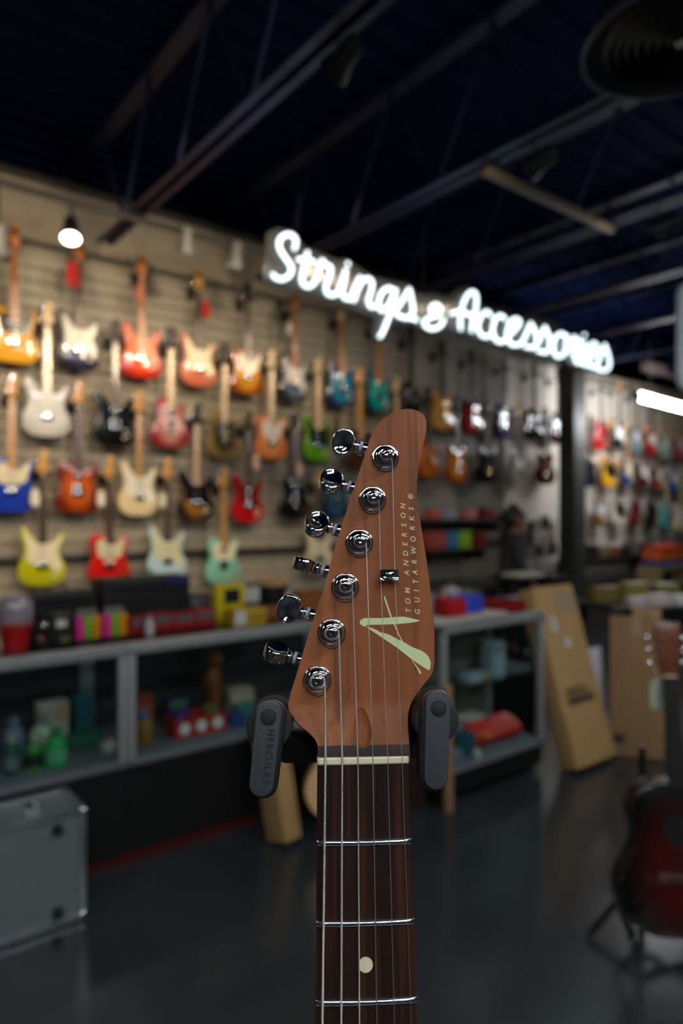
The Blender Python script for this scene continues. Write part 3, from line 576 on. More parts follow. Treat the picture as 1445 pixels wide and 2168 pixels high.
WALL = [
 (SL, 1.12, 2.51, lac('butter', C(230, 168, 36)), M_BKPL, M_MAPLEO, None, None, None, 'bar', 'butterscotch yellow single-cutaway guitar with black pickguard, top row at left edge'),
 (DC, 1.556, 2.52, b_purple, M_IVORY, M_MAPLEO, M_ROSE, M_MAPLEO, None, 'bar', 'dark purple double-cutaway guitar with white pickguard in the top row'),
 (DC, 2.03, 2.515, b_red, lac('orange_guard', C(214, 120, 70)), M_MAPLEO, None, None, None, 'bar', 'fiery red-orange sunburst guitar in the top row'),
 (DC, 2.507, 2.504, lac('salmon', C(206, 112, 84)), M_CREAM, M_MAPLE, M_ROSE, M_MAPLE, None, 'bar', 'salmon pink guitar with cream pickguard in the top row'),
 (SL, 2.966, 2.487, b_amber, M_IVORY, M_ROSE, M_ROSE, M_EBONY, None, 'bar', 'amber gold guitar with white pickguard and dark neck in the top row'),
 (DC, 3.443, 2.474, b_grey, M_PEARL, M_MAPLEO, None, None, None, 'bar', 'blue-grey guitar with pale orange neck below the neon letter t'),
 (DC, 3.982, 2.485, b_blue, None, M_MAPLEO, None, M_MAPLEP, None, 'hum', 'bright blue guitar with maple neck left of the neon g tail'),
 (DC, 4.444, 2.471, b_teal, None, M_MAPLEO, None, None, None, 'hum', 'teal green guitar under the neon g tail'),
 (SC, 4.89, 2.43, lac('black', C(16, 16, 18)), None, M_ROSE, M_EBONY, M_EBONY, None, 'hum', 'black guitar with chrome hardware just above the headstock tip'),
 (SH, 5.349, 2.355, burst('burst_natural', C(232, 186, 98), C(214, 150, 60), start=0.7), None, M_ROSE, M_ROSE, M_EBONY, M_GOLD, 'hum', 'pale natural blond hollow-body guitar right of the headstock tip'),
 (SH, 5.82, 2.342, b_wine, None, M_ROSE, M_ROSE, M_EBONY, None, 'hum', 'bright red semi-hollow guitar beside the blond one'),
 (DC, 6.40, 2.339, lac('navy', C(22, 30, 86)), None, M_EBONY, M_EBONY, M_EBONY, None, 'hum', 'dark navy guitar at the end of the grey wall'),
 (SC, 6.95, 2.343, lac('black2', C(22, 24, 26), 0.2), None, M_EBONY, M_EBONY, M_EBONY, None, 'hum', 'black guitar with sparkling hardware on the white slat panel'),
 (SC, 7.44, 2.337, lac('oxblood', C(58, 22, 26), 0.2), None, M_ROSE, M_EBONY, M_EBONY, None, 'hum', 'dark oxblood guitar beside the column on the white slat panel'),
 (DC, 1.338, 2.013, burst('burst_silver', C(214, 214, 212), C(196, 196, 196), start=0.7), M_PEARL, M_MAPLEP, None, None, None, 'bar', 'silver white guitar with pale maple neck in the second row at left'),
 (DC, 1.817, 1.974, lac('jet', C(12, 12, 14)), M_BKPL, M_EBONY, M_ROSE, M_EBONY, None, 'hum', 'jet black double-cutaway guitar with sparkling frets in the second row'),
 (SC, 2.262, 1.989, b_cherry, None, M_ROSE, M_MAPLEP, M_EBONY, None, 'hum', 'cherry sunburst single-cutaway guitar in the second row'),
 (SC, 2.735, 1.93, b_gold, None, M_MAPLEP, M_MAPLEP, M_EBONY, M_GOLD, 'hum', 'smoky olive guitar with gold rim in the second row'),
 (SL, 3.203, 1.944, burst('burst_peach', C(240, 160, 96), C(226, 126, 66), start=0.6), M_IVORY, M_MAPLEP, None, None, None, 'bar', 'peach orange guitar with white pickguard in the second row'),
 (DC, 3.705, 1.951, lac('green', C(104, 176, 24)), M_BKPL, M_MAPLEP, None, None, None, 'black', 'apple green guitar with black pickguard beside the top tuner'),
 (SL, 4.214, 1.91, lac('brown', C(80, 52, 36)), M_BKPL, M_MAPLE, None, None, None, 'bar', 'brown guitar with yellow maple neck half hidden behind the top tuner'),
 (DC, 4.685, 1.881, lac('ivory', C(214, 206, 188)), M_IVORY, M_MAPLEP, None, None, None, 'bar', 'ivory guitar with pale neck hidden behind the headstock tip'),
 (SC, 5.135, 1.838, burst('burst_amber2', C(226, 134, 40), C(190, 84, 16), start=0.6), None, M_ROSE, M_ROSE, M_EBONY, None, 'hum', 'amber orange guitar peeking out at the right headstock edge'),
 (SH, 5.58, 1.80, burst('burst_honey', C(226, 140, 14), C(170, 84, 8), start=0.6), None, M_ROSE, M_ROSE, M_EBONY, None, 'hum', 'honey amber semi-hollow guitar in the second row right of the headstock'),
 (SH, 6.09, 1.802, burst('burst_dark', C(46, 34, 20), C(12, 10, 9), start=0.4), None, M_ROSE, M_ROSE, M_EBONY, M_GOLD, 'black', 'very dark brown semi-hollow guitar beside the honey amber one'),
 (SL, 6.66, 1.811, lac('greywhite', C(150, 144, 136)), M_PEARL, M_MAPLE, M_ROSE, None, None, 'bar', 'grey-white guitar at the left edge of the white slat panel'),
 (SH, 7.19, 1.812, b_tob, None, M_ROSE, M_ROSE, M_EBONY, None, 'black', 'tobacco brown sunburst hollow guitar on the white slat panel'),
 (SL, 1.103, 1.477, lac('royal', C(30, 62, 180)), M_CREAM, M_MAPLE, None, None, None, 'bar', 'royal blue guitar with cream pickguard at the left edge, third row'),
 (SL, 1.55, 1.473, b_orange, None, M_ROSE, M_ROSE, M_MAPLE, None, 'hum', 'brown-orange sunburst guitar with dark neck in the third row'),
 (DC, 2.003, 1.451, lac('cream', C(228, 210, 166)), M_IVORY, M_MAPLE, None, None, None, 'bar', 'cream double-cutaway guitar with maple neck in the third row'),
 (DC, 2.49, 1.407, b_3ts, M_BKPL, M_MAPLEP, M_MAPLEP, M_EBONY, None, 'black', 'black-edged sunburst guitar with sparkling frets in the third row'),
 (DC, 2.97, 1.385, lac('crimson', C(176, 18, 24)), lac('crimson_guard', C(120, 30, 30)), M_MAPLE, M_ROSE, M_ROSE, None, 'hum', 'crimson red guitar with a pink tag in the third row'),
 (SC, 3.453, 1.412, lac('coal', C(14, 13, 13)), None, M_ROSE, M_ROSE, M_EBONY, None, 'hum', 'black single-cutaway guitar with a pink tag in the third row'),
 (SL, 3.925, 1.418, burst('burst_navy', C(60, 110, 130), C(20, 36, 66), start=0.5), None, M_ROSE, M_ROSE, None, None, 'hum', 'dark blue guitar half hidden behind the second and third tuners'),
 (DC, 1.306, 0.959, lac('lime', C(186, 188, 20)), M_CREAM, M_ROSE, M_ROSE, M_MAPLE, None, 'bar', 'lime yellow guitar with cream pickguard in the bottom row'),
 (SL, 1.774, 0.94, burst('burst_relic', C(214, 24, 22), C(200, 36, 26), start=0.8), M_MINTG, M_ROSE, M_ROSE, M_MAPLE, None, 'bar', 'bright red guitar with pale green pickguard in the bottom row'),
 (DC, 2.238, 0.95, lac('sonic', C(184, 216, 226)), M_MINTG, M_ROSE, M_ROSE, M_MAPLE, None, 'bar', 'pale sky blue guitar with cream pickguard in the bottom row'),
 (SL, 2.731, 0.885, lac('mint', C(140, 206, 184)), M_CREAM, M_MAPLE, None, None, None, 'black', 'mint green guitar with amber maple neck in the bottom row'),
 (DC, 3.727, 0.915, lac('sage', C(196, 190, 158)), M_CREAM, M_ROSE, M_ROSE, M_MAPLE, None, 'bar', 'pale sage cream guitar behind the fourth tuner in the bottom row'),
 # far section right of the column
 (DC, 8.416, 2.314, lac('far_red', C(176, 20, 16)), None, M_MAPLE, M_ROSE, M_ROSE, None, 'hum', 'red guitar nearest the column, top row of the far section'),
 (DC, 8.878, 2.35, lac('far_black', C(20, 24, 24)), M_IVORY, M_MAPLE, M_ROSE, None, None, 'bar', 'black and white guitar second from the column, far top row'),
 (DC, 9.344, 2.325, lac('far_slate', C(96, 132, 144)), M_PEARL, M_MAPLE, M_ROSE, None, None, 'bar', 'slate blue guitar third from the column, far top row'),
 (DC, 9.78, 2.322, lac('far_scarlet', C(184, 26, 20)), M_IVORY, M_MAPLE, M_ROSE, None, None, 'bar', 'scarlet guitar with white pickguard, far top row'),
 (DC, 10.20, 2.285, lac('far_mint', C(150, 204, 170)), M_IVORY, M_MAPLE, None, None, None, 'bar', 'seafoam green guitar in the far top row'),
 (DC, 10.66, 2.31, lac('far_pink', C(206, 90, 96)), M_IVORY, M_MAPLE, None, None, None, 'bar', 'rose pink guitar at the right edge, far top row'),
 (SC, 8.15, 1.805, lac('far_navy', C(22, 28, 44)), None, M_MAPLEP, M_ROSE, M_EBONY, M_GOLD, 'hum', 'navy black guitar with gold hardware beside the column, far middle row'),
 (DC, 8.645, 1.825, lac('far_yellow', C(226, 168, 14)), M_BKPL, M_MAPLE, M_ROSE, None, None, 'black', 'yellow guitar in the far middle row'),
 (DC, 9.11, 1.842, lac('far_blue', C(50, 66, 120)), M_CREAM, M_MAPLE, None, None, None, 'bar', 'dull blue guitar with cream pickguard, far middle row'),
 (DC, 9.56, 1.824, lac('far_maroon', C(86, 22, 26)), M_IVORY, M_MAPLE, M_ROSE, None, None, 'bar', 'maroon guitar with white pickguard, far middle row'),
 (DC, 9.99, 1.798, burst('far_tangerine', C(206, 110, 20), C(110, 26, 16), start=0.6), M_IVORY, M_MAPLE, M_ROSE, None, None, 'bar', 'tangerine sunburst guitar with white pickguard, far middle row'),
 (DC, 10.44, 1.776, lac('far_cobalt', C(36, 90, 150)), M_IVORY, M_MAPLE, M_ROSE, None, None, 'bar', 'cobalt guitar with white pickguard, far middle row'),
 (DC, 8.42, 1.277, burst('far_olive', C(170, 132, 44), C(90, 64, 20), start=0.5), M_PEARL, M_MAPLE, M_ROSE, None, None, 'bar', 'olive gold guitar near the column, far bottom row'),
 (DC, 8.88, 1.29, lac('far_white', C(220, 206, 190)), M_BKPL, M_MAPLE, M_ROSE, None, None, 'black', 'white guitar with black pickguard, far bottom row'),
 (SC, 9.34, 1.263, lac('far_wine', C(108, 14, 26)), None, M_ROSE, M_ROSE, M_EBONY, None, 'hum', 'wine red guitar in the far bottom row'),
 (SC, 9.78, 1.235, lac('far_coal', C(22, 22, 22)), None, M_ROSE, M_ROSE, M_EBONY, None, 'hum', 'coal black guitar in the far bottom row'),
 (DC, 10.21, 1.21, lac('far_teal', C(58, 160, 166)), None, M_MAPLEP, None, None, None, 'bar', 'turquoise guitar in the far bottom row'),
 (DC, 10.68, 1.18, lac('far_cream', C(226, 208, 164)), M_IVORY, M_MAPLEP, None, None, None, 'bar', 'cream guitar at the right edge, far bottom row'),
]
for i, (k, s, z, b, g, n, bd, hd, hw, pk, words) in enumerate(WALL):
    yaw = math.radians([-3, 2, -5, 1, -2, 4][i % 6])
    electric(k, words, s, z, b, g, n, bd, hd, hw, pk, yaw=yaw, detail=s < 4.2)
    hanger(s, z, k, 'black yoke hanger carrying the ' + ' '.join(words.replace(',', '').split()[:11]))

# hang tags on some guitars
me_tag = MB().prism(catmull(mm([(-12, 0), (12, 0), (34, -20), (40, -60), (40, -115), (28, -146), (-28, -146), (-40, -115), (-40, -60), (-34, -20)]), 2), -0.002, 0.002).mesh('card', 35); me_str = MB().tube([(0, 0, 0), (0, 0.005, 0.02), (0, 0.02, 0.035)], 0.001, 5).mesh('loop')
for s, z, sc, m, w in [(1.50, 3.28, 1.25, mat('red_card', C(196, 28, 26), 0.5), 'red hang tag on the dark purple guitar'), (2.55, 3.20, 0.95, mat('red_card', C(196, 28, 26), 0.5), 'red hang tag on the salmon pink guitar'),
                       (2.00, 3.21, 0.9, mat('salmon_card', C(200, 120, 90), 0.5), 'faded orange hang tag on the fiery red-orange guitar'),
                       (3.02, 1.98, 0.95, mat('pink_card', C(232, 190, 176), 0.5), 'pale pink hang tag over the crimson guitar'), (3.47, 1.93, 0.85, mat('pink_card', C(232, 190, 176), 0.5), 'pale pink hang tag over the black single-cutaway guitar'),
                       (1.245, 1.64, 0.8, mat('cream_card', C(226, 220, 198), 0.5), 'cream hang tag beside the lime guitar headstock'), (1.70, 1.64, 0.78, mat('cream_card', C(226, 220, 198), 0.5), 'cream hang tag beside the bright red guitar headstock'),
                       (2.18, 1.63, 0.75, mat('cream_card', C(226, 220, 198), 0.5), 'cream hang tag beside the sky blue guitar headstock'), (3.36, 3.16, 0.7, mat('cream_card', C(226, 220, 198), 0.5), 'cream hang tag on the blue-grey guitar')]:
    t = thing('hang_tag', w, 'tag', (s, WALL_P - 0.20, z), 0.25, 'hang tags on the guitars'); t.scale = (sc,) * 3
    inst('card', me_tag, m, t); inst('loop', me_str, M_IVORY, t)

# ================================================================== COUNTERS
m_alu = mat('counter_aluminium', C(158, 161, 160), 0.42, 0.3); m_lam = mat('counter_black_laminate', C(14, 14, 15), 0.5)
m_deckb = mat('case_grey_deck', C(96, 100, 104), 0.6); m_kick = mat('dark_red_kick_strip', C(70, 8, 11), 0.5); m_top = mat('counter_top_grey', C(120, 124, 124), 0.45)
def showcase(words, s0, s1, p0, p1, zt, zb, kick=True, shelf=None, back=(36, 37, 36)):
    """glass display case with metal frame on a black plinth"""
    t = thing('display_case', words, 'display case', (s0, p0, 0), 0, 'glass display cases')
    w, d = s1 - s0, p1 - p0
    MB().span(0, w, 0.02, d, 0.05, zb - 0.03).build('plinth', m_lam, t)
    if kick: MB().span(0, w, 0.03, 0.05, 0, 0.05).build('kick_strip', m_kick, t)
    MB().span(0, w, 0, d, zb - 0.03, zb).build('deck', m_deckb, t, bevel=0.003)
    for x in (0.0, w - 0.035): MB().span(x, x + 0.035, 0, 0.035, zb, zt - 0.045).build('post', m_alu, t, bevel=0.003)
    for x in (0.0, w - 0.03): MB().span(x, x + 0.03, d - 0.03, d, zb, zt - 0.045).build('post', m_alu, t, bevel=0.003)
    top = MB().span(0, w, -0.01, 0.05, zt - 0.045, zt).build('top_rail', m_alu, t, bevel=0.004)
    MB().span(0, w, 0.05, d, zt - 0.012, zt).build('glass_top', glass('top_glass', (0.88, 0.93, 0.92, 1)), t, smooth=0)
    MB().span(0, w, d - 0.04, d + 0.005, zt - 0.045, zt - 0.012).build('back_rail', m_alu, t)
    MB().span(0.035, w - 0.035, 0.012, 0.018, zb, zt - 0.045).build('front_pane', glass(), t, smooth=0)
    MB().span(0, w, d - 0.012, d, zb, zt - 0.045).build('back_panel', mat('case_back_panel_%d' % back[0], C(*back), 0.6), t)
    if shelf: MB().span(0.035, w - 0.035, 0.16, d - 0.03, shelf, shelf + 0.008).build('glass_shelf', glass('shelf_glass', (0.8, 0.9, 0.88, 1)), t, smooth=0)
    return t
ZT, ZB = 0.93, 0.445
showcase('leftmost glass display case with green bottles inside', -0.45, 1.05, 2.79, 3.34, ZT, ZB)
showcase('glass display case with red three-badge box inside', 1.052, 2.35, 2.79, 3.34, ZT, ZB)
showcase('glass display case hidden behind the headstock and tall carton', 2.352, 3.85, 2.79, 3.34, ZT, ZB)
showcase('glass display case with the red pouch, beside the tall carton', 2.47, 3.30, 2.35, 2.76, 0.92, 0.19, kick=False, shelf=0.52, back=(96, 98, 86))
# pale board on the small case
tag(MB().span(2.40, 2.96, 2.33, 2.60, 0.921, 0.945).build('counter_board', mat('pale_board', C(176, 172, 162), 0.5), bevel=0.004), 'pale board lying on the small display case', 'board')

# back counter along the wall
t = thing('back_counter', 'low dark counter against the guitar wall behind the sales counter', 'counter', (-0.4, 4.62, 0))
MB().span(0, 7.4, 0.03, 0.58, 0.0, 0.70).build('carcass', m_lam, t); MB().span(-0.01, 7.41, 0, 0.6, 0.70, 0.735).build('worktop', mat('dark_worktop', C(50, 48, 46), 0.45), t, bevel=0.004)

# ================================================================== THINGS ON AND IN THE COUNTERS
def carton(name, words, cat, s0, s1, p0, p1, z0, z1, m, face=None, group=None, rot=0.0, bev=0.004):
    """closed box with lid seam and a printed panel on the front"""
    w, d, h = s1 - s0, p1 - p0, z1 - z0
    t = thing(name, words, cat, ((s0 + s1) / 2, (p0 + p1) / 2, z0), rot, group)
    MB().span(-w / 2, w / 2, -d / 2, d / 2, 0, h * 0.78).build('box_body', m, t, bevel=bev)
    MB().span(-w / 2 - 0.0015, w / 2 + 0.0015, -d / 2 - 0.0015, d / 2 + 0.0015, h * 0.78, h).build('lid', m, t, bevel=bev)
    for (a, b, c, e, fm) in (face or []):
        MB().span(-w / 2 + a * w, -w / 2 + b * w, -d / 2 - 0.004, -d / 2 + 0.001, c * h, e * h).build('printed_label', fm, t)
    return t
P = lambda n, *c: mat('print_' + n, C(*c), 0.45, vary=0.06)
BK = P('black', 16, 16, 18)
# red bucket with a clear domed lid
t = thing('candy_bucket', 'red round tub with a pale domed lid at the left end of the counter', 'tub', (0.655, 2.96, ZT))
MB().lathe([(0.046, 0), (0.058, 0.10), (0.060, 0.105)], n=28).build('tub', P('deep_red', 176, 16, 20), t)
MB().lathe([(0.061, 0.1), (0.069, 0.14), (0.066, 0.185), (0.045, 0.215), (0.0, 0.228)], n=28).build('domed_lid', mat('milky_dome', C(150, 140, 146), 0.2, coat=0.4), t)
MB().lathe([(0.062, 0.096), (0.066, 0.1), (0.066, 0.112), (0.060, 0.115)], n=28).build('rim', P('rose', 170, 80, 80), t)
MB().ball((-0.025, -0.045, 0.165), (0.022, 0.012, 0.022)).build('badge', P('bluegrey', 96, 116, 126), t)
# black clip-on gadgets
t = thing('desk_microphone', 'small dark stand with a chrome ball beside the red tub', 'microphone', (0.765, 2.95, ZT))
MB().lathe([(0.028, 0), (0.028, 0.012), (0.006, 0.02), (0.005, 0.07)], n=16).build('stand', BK, t); MB().ball((0, 0, 0.085), 0.016).build('ball', M_CHROME, t)
MB().ball((-0.02, -0.012, 0.035), 0.012).build('side_ball', P('rosy', 150, 96, 92), t)
carton('gadget_box', 'black box with a small white label beside the two neon packs', 'box', 0.795, 0.875, 2.93, 3.02, ZT, 1.055, BK, [(0.1, 0.62, 0.6, 0.85, P('white', 200, 200, 192)), (0.3, 0.8, 0.1, 0.3, P('olive', 96, 92, 44))])
# two neon string packs
for k, (a, w) in enumerate(((0.885, 'left'), (1.0, 'right'))):
    t = thing('string_pack', f'pink, green and orange upright pack display, the {w} one of two', 'pack', (a, 2.93, ZT), 0, 'neon coloured pack displays')
    MB().span(0, 0.105, 0.0, 0.05, 0, 0.012).build('tray', BK, t)
    for x, n, c in ((0.002, 'pink', (224, 40, 140)), (0.037, 'green', (112, 178, 24)), (0.072, 'orange', (226, 130, 16))):
        MB().span(x, x + 0.031, 0.006, 0.04, 0.012, 0.108).build('packet', P('neon_' + n, *c), t, bevel=0.002)
    MB().span(0.012, 0.095, 0.03, 0.044, 0.108, 0.135).build('header_card', P('grey_green', 110, 112, 104), t)
# row of red boxes
for k in range(4):
    carton('red_string_box', f'low red box, number {k + 1} from the left in the red row'.replace('number 1', 'first').replace('number 2', 'second').replace('number 3', 'third').replace('number 4', 'last'), 'box',
           1.14 + 0.108 * k, 1.243 + 0.108 * k, 3.0, 3.11, ZT, 1.0 + 0.006 * (k % 2), P('brick_red', 150, 22, 26), [(0.08, 0.92, 0.45, 0.9, P('dim_grey', 92, 84, 86))], 'red boxes on the counter')
t = thing('glue_bottle', 'little white bottle standing before the row of red boxes', 'bottle', (1.21, 2.95, ZT))
MB().lathe([(0.018, 0), (0.020, 0.01), (0.020, 0.055), (0.009, 0.065)], n=16).build('bottle', P('white', 200, 200, 192), t); MB().cyl((0, 0, 0.065), (0, 0, 0.09), 0.008, 0.006, 12).build('cap', P('pale_grey', 170, 170, 172), t)
def amp(words, s0, s1, p0, p1, z0, z1, edge=None):
    w, d, h = s1 - s0, p1 - p0, z1 - z0
    t = thing('amplifier', words, 'amplifier', (s0, p0, z0), 0)
    MB().span(0, w, 0, d, 0, h).build('cabinet', mat('black_vinyl', C(20, 20, 22), 0.6, scale=300, bump=0.2), t, bevel=0.008)
    MB().span(0.02, w - 0.02, -0.006, 0.004, 0.02, h * 0.62).build('grille_cloth', mat('grille_black', C(12, 12, 13), 0.8), t)
    MB().span(0.02, w - 0.02, -0.006, 0.004, h * 0.7, h - 0.02).build('control_panel', mat('panel_dark', C(34, 34, 38), 0.35), t)
    for k in range(5): MB().cyl((w * (0.2 + 0.15 * k), -0.006, h * 0.82), (w * (0.2 + 0.15 * k), -0.02, h * 0.82), 0.009, n=12).build('knob', M_BLACK, t)
    MB().tube([(w * 0.35, d / 2, h), (w * 0.38, d / 2, h + 0.025), (w * 0.62, d / 2, h + 0.025), (w * 0.65, d / 2, h)], 0.006, 8).build('handle', M_BLACK, t)
    if edge: MB().span(w * 0.72, w - 0.01, -0.008, 0.0, h - 0.03, h - 0.008).build('badge', edge, t)
amp('long low black amplifier below the lime guitar', 0.74, 1.04, 3.16, 3.33, ZT, 1.12)
amp('large black amplifier with blue badge below the sky blue guitar', 1.07, 1.50, 3.14, 3.33, ZT, 1.165, P('deep_blue', 24, 44, 110))
carton('grey_lettered_box', 'dark grey box with pale lettering right of the large amplifier', 'box', 1.51, 1.62, 3.16, 3.3, ZT, 1.06, P('slate', 58, 58, 64), [(0.05, 0.95, 0.6, 0.9, P('lilac', 112, 106, 116))])
# yellow carrier with black logo
t = thing('yellow_bag', 'yellow bag with a black square print under the mint guitar', 'bag', (1.665, 3.06, ZT))
o = catmull(mm([(-70, 0), (-78, 60), (-84, 180), (-60, 186), (60, 186), (84, 180), (78, 60), (70, 0)]), 3)
MB().prism(o, -0.03, 0.03).build('bag', P('yellow', 206, 184, 20), t, bevel=0.008); MB().span(-0.035, 0.05, -0.034, -0.029, 0.095, 0.165).build('print', BK, t)
MB().tube([(-0.04, 0, 0.185), (-0.03, 0, 0.225), (0.03, 0, 0.225), (0.04, 0, 0.185)], 0.004, 6).build('handle', P('yellow', 206, 184, 20), t)
carton('yellow_box', 'yellow box with a white end label at the counter front', 'box', 1.60, 1.78, 2.88, 2.98, ZT, 1.01, P('mustard', 190, 156, 30), [(0.03, 0.35, 0.1, 0.95, P('white', 200, 200, 192)), (0.45, 0.9, 0.3, 0.6, P('ochre', 150, 118, 20))])
carton('black_label_box', 'black box with white print beside the yellow bag', 'box', 1.80, 1.92, 3.16, 3.28, ZT, 1.09, BK, [(0.1, 0.9, 0.45, 0.95, P('white', 200, 200, 192))])
t = thing('black_canister', 'black canister with a tan lid left of the fifth tuner', 'canister', (2.02, 3.2, ZT))
MB().lathe([(0.085, 0), (0.088, 0.01), (0.088, 0.15), (0.08, 0.155)], n=28).build('can', BK, t); MB().lathe([(0.092, 0.15), (0.092, 0.175), (0.06, 0.195), (0.0, 0.198)], n=28).build('lid', P('tan', 190, 150, 108), t)
MB().span(0.03, 0.08, -0.09, -0.083, 0.05, 0.12).build('printed_label', P('white', 200, 200, 192), t)
carton('brown_box', 'brown box below the black canister on the counter', 'box', 1.84, 1.98, 3.0, 3.09, ZT, 0.985, P('brown', 132, 78, 28))
carton('orange_brown_box', 'orange-brown box partly hidden by the fifth tuner', 'box', 2.08, 2.22, 3.02, 3.12, ZT, 1.05, P('rust', 140, 76, 34))

# ---- inside the left case
def bottle(words, s, p, z, r, h, m, capm, lab=None, group='bottles in the display case'):
    t = thing('polish_bottle', words, 'bottle', (s, p, z), 0, group)
    MB().lathe([(r * 0.9, 0), (r, 0.006), (r, h * 0.62), (r * 0.85, h * 0.72), (r * 0.42, h * 0.80), (r * 0.42, h * 0.84)], n=20).build('bottle', m, t)
    MB().lathe([(r * 0.5, h * 0.83), (r * 0.5, h), (0, h)], n=16).build('cap', capm, t)
    if lab: MB().lathe([(r * 1.015, h * 0.15), (r * 1.015, h * 0.5)], n=20).build('label_band', lab, t)
W_ = P('cap_white', 170, 160, 150)
bottle('dark green bottle with pale cap at the left edge of the case', 0.635, 2.93, ZB, 0.030, 0.15, P('bottle_teal', 22, 70, 62), W_, P('label_grey', 100, 116, 112))
bottle('leaf green bottle with pale cap, second in the case', 0.715, 2.92, ZB, 0.031, 0.14, P('leaf', 44, 128, 40), W_, P('label_dark', 30, 34, 30))
bottle('bright green bottle, largest in the case', 0.80, 2.92, ZB, 0.044, 0.15, P('emerald', 22, 150, 70), P('green_cap', 60, 130, 90), P('label_mint', 84, 168, 120))
bottle('pale jar behind the green bottles', 0.78, 3.06, ZB, 0.046, 0.17, P('pale_jar', 160, 168, 140), P('pale_cap', 120, 124, 110))
bottle('blue-grey jar behind the dark green bottle', 0.67, 3.06, ZB, 0.044, 0.19, P('jar_blue', 96, 106, 126), P('jar_lid', 110, 116, 130))
carton('white_pack', 'white and tan pack at the back of the left case', 'box', 0.785, 0.91, 3.12, 3.2, ZB, 0.645, P('offwhite', 176, 170, 158), [(0.55, 1.0, 0.6, 0.95, P('tan', 190, 150, 108))])
bottle('little white pot near the aluminium post', 1.03, 2.95, ZB, 0.035, 0.05, P('pot_white', 180, 180, 170), P('pot_lid', 190, 160, 120))
carton('teal_box', 'dim teal box at the back of the left case', 'box', 0.95, 1.03, 3.16, 3.25, ZB, 0.64, P('teal_dark', 18, 84, 92))
carton('green_flat_box', 'flat dark green box in the left case', 'box', 0.9, 1.02, 3.05, 3.14, ZB, 0.50, P('forest', 26, 90, 62))
bottle('jar with blue lid and amber body right of the post', 1.18, 2.94, ZB, 0.040, 0.145, P('amber_jar', 132, 96, 34), P('blue_lid', 70, 116, 180))
# red box with three white badges
t = thing('badge_box', 'red open box with three white round badges on its front', 'box', (1.31, 2.90, ZB))
MB().span(0, 0.262, 0, 0.006, 0, 0.085).build('front_panel', P('tomato', 168, 38, 28), t); MB().span(0, 0.262, 0.114, 0.12, 0, 0.085).build('rear_panel', P('tomato', 168, 38, 28), t)
for x in (0, 0.256): MB().span(x, x + 0.006, 0.006, 0.114, 0, 0.085).build('side_panel', P('tomato', 168, 38, 28), t)
MB().span(0.006, 0.256, 0.006, 0.114, 0, 0.006).build('floor_panel', P('tomato', 168, 38, 28), t)
for k in range(3): MB().cyl((0.048 + 0.083 * k, -0.003, 0.043), (0.048 + 0.083 * k, 0.001, 0.043), 0.026, n=20).build('badge', P('badge_white', 214, 214, 208), t)
for a, b, h, n, c in ((0.02, 0.08, 0.11, 'plum', (84, 44, 110)), (0.09, 0.16, 0.10, 'ruby', (140, 20, 24)), (0.17, 0.24, 0.115, 'olive', (120, 116, 60))):
    carton('small_packet', f'small {n} coloured packet standing in the red badge box', 'packet', 1.31 + a, 1.31 + b, 2.93, 2.99, ZB + 0.0065, ZB + h, P(n, *c), group='packets in the badge box')
t = thing('wooden_figure', 'carved brown wooden figure at the back of the display case', 'figurine', (1.615, 3.12, ZB))
MB().lathe([(0.05, 0), (0.05, 0.02), (0.03, 0.05), (0.045, 0.14), (0.05, 0.2), (0.03, 0.235), (0.018, 0.25)], n=20).build('torso', wood('carved_wood', C(96, 52, 16), C(150, 88, 30), 0.4), t); MB().ball((0.01, -0.005, 0.285), (0.038, 0.036, 0.045)).build('head', wood('carved_wood', C(96, 52, 16), C(150, 88, 30), 0.4), t)
carton('coral_box', 'coral red box behind the blue-lidded jar', 'box', 1.22, 1.30, 3.12, 3.2, ZB, 0.61, P('coral', 160, 74, 52))
carton('violet_box', 'violet box behind the badge box', 'box', 1.36, 1.46, 3.08, 3.16, ZB, 0.575, P('violet', 62, 40, 92), [(0.1, 0.9, 0.75, 0.98, P('grass', 44, 120, 50))])
carton('cream_box', 'cream carton at the right of the wooden figure', 'box', 1.70, 1.83, 3.08, 3.18, ZB, 0.57, P('cream', 170, 156, 128))
carton('blue_flat_pack', 'flat blue pack at the right of the badge box', 'box', 1.60, 1.68, 2.90, 2.99, ZB, 0.50, P('royal', 24, 60, 128))
carton('seagreen_pack', 'sea green pack behind the flat blue pack', 'box', 1.69, 1.79, 3.0, 3.07, ZB, 0.51, P('seagreen', 54, 116, 116))

# ---- small case at the right
ZR = 0.945
carton('red_tub', 'red box on the pale board right of the headstock', 'box', 2.545, 2.685, 2.38, 2.50, ZR, 1.035, P('signal_red', 178, 18, 20), bev=0.01)
carton('blue_tub', 'blue box with pale top on the pale board', 'box', 2.70, 2.86, 2.42, 2.55, ZR, 1.035, P('cobalt', 40, 68, 190), bev=0.01)
t = thing('plastic_roll', 'pale grey plastic roll behind the blue box', 'roll', (2.86, 2.66, 0.921))
MB().lathe([(0.05, 0), (0.05, 0.13), (0.02, 0.135), (0.02, 0.0)], n=20).build('roll', P('pale_roll', 186, 186, 190), t); MB().cyl((0, 0, -0.0005), (0, 0, 0.15), 0.012, n=10).build('core', M_CARD, t)
t = thing('red_tray', 'dark red open tray at the left of the tall carton', 'tray', (3.0, 2.45, 0.921))
MB().span(0, 0.26, 0, 0.16, 0, 0.008).build('tray_floor', P('wine_tray', 130, 14, 20), t)
for a in ((0, 0.26, 0, 0.008), (0, 0.26, 0.152, 0.16), (0, 0.008, 0.008, 0.152), (0.252, 0.26, 0.008, 0.152)): MB().span(a[0], a[1], a[2], a[3], 0.008, 0.05).build('tray_wall', P('wine_tray', 130, 14, 20), t)
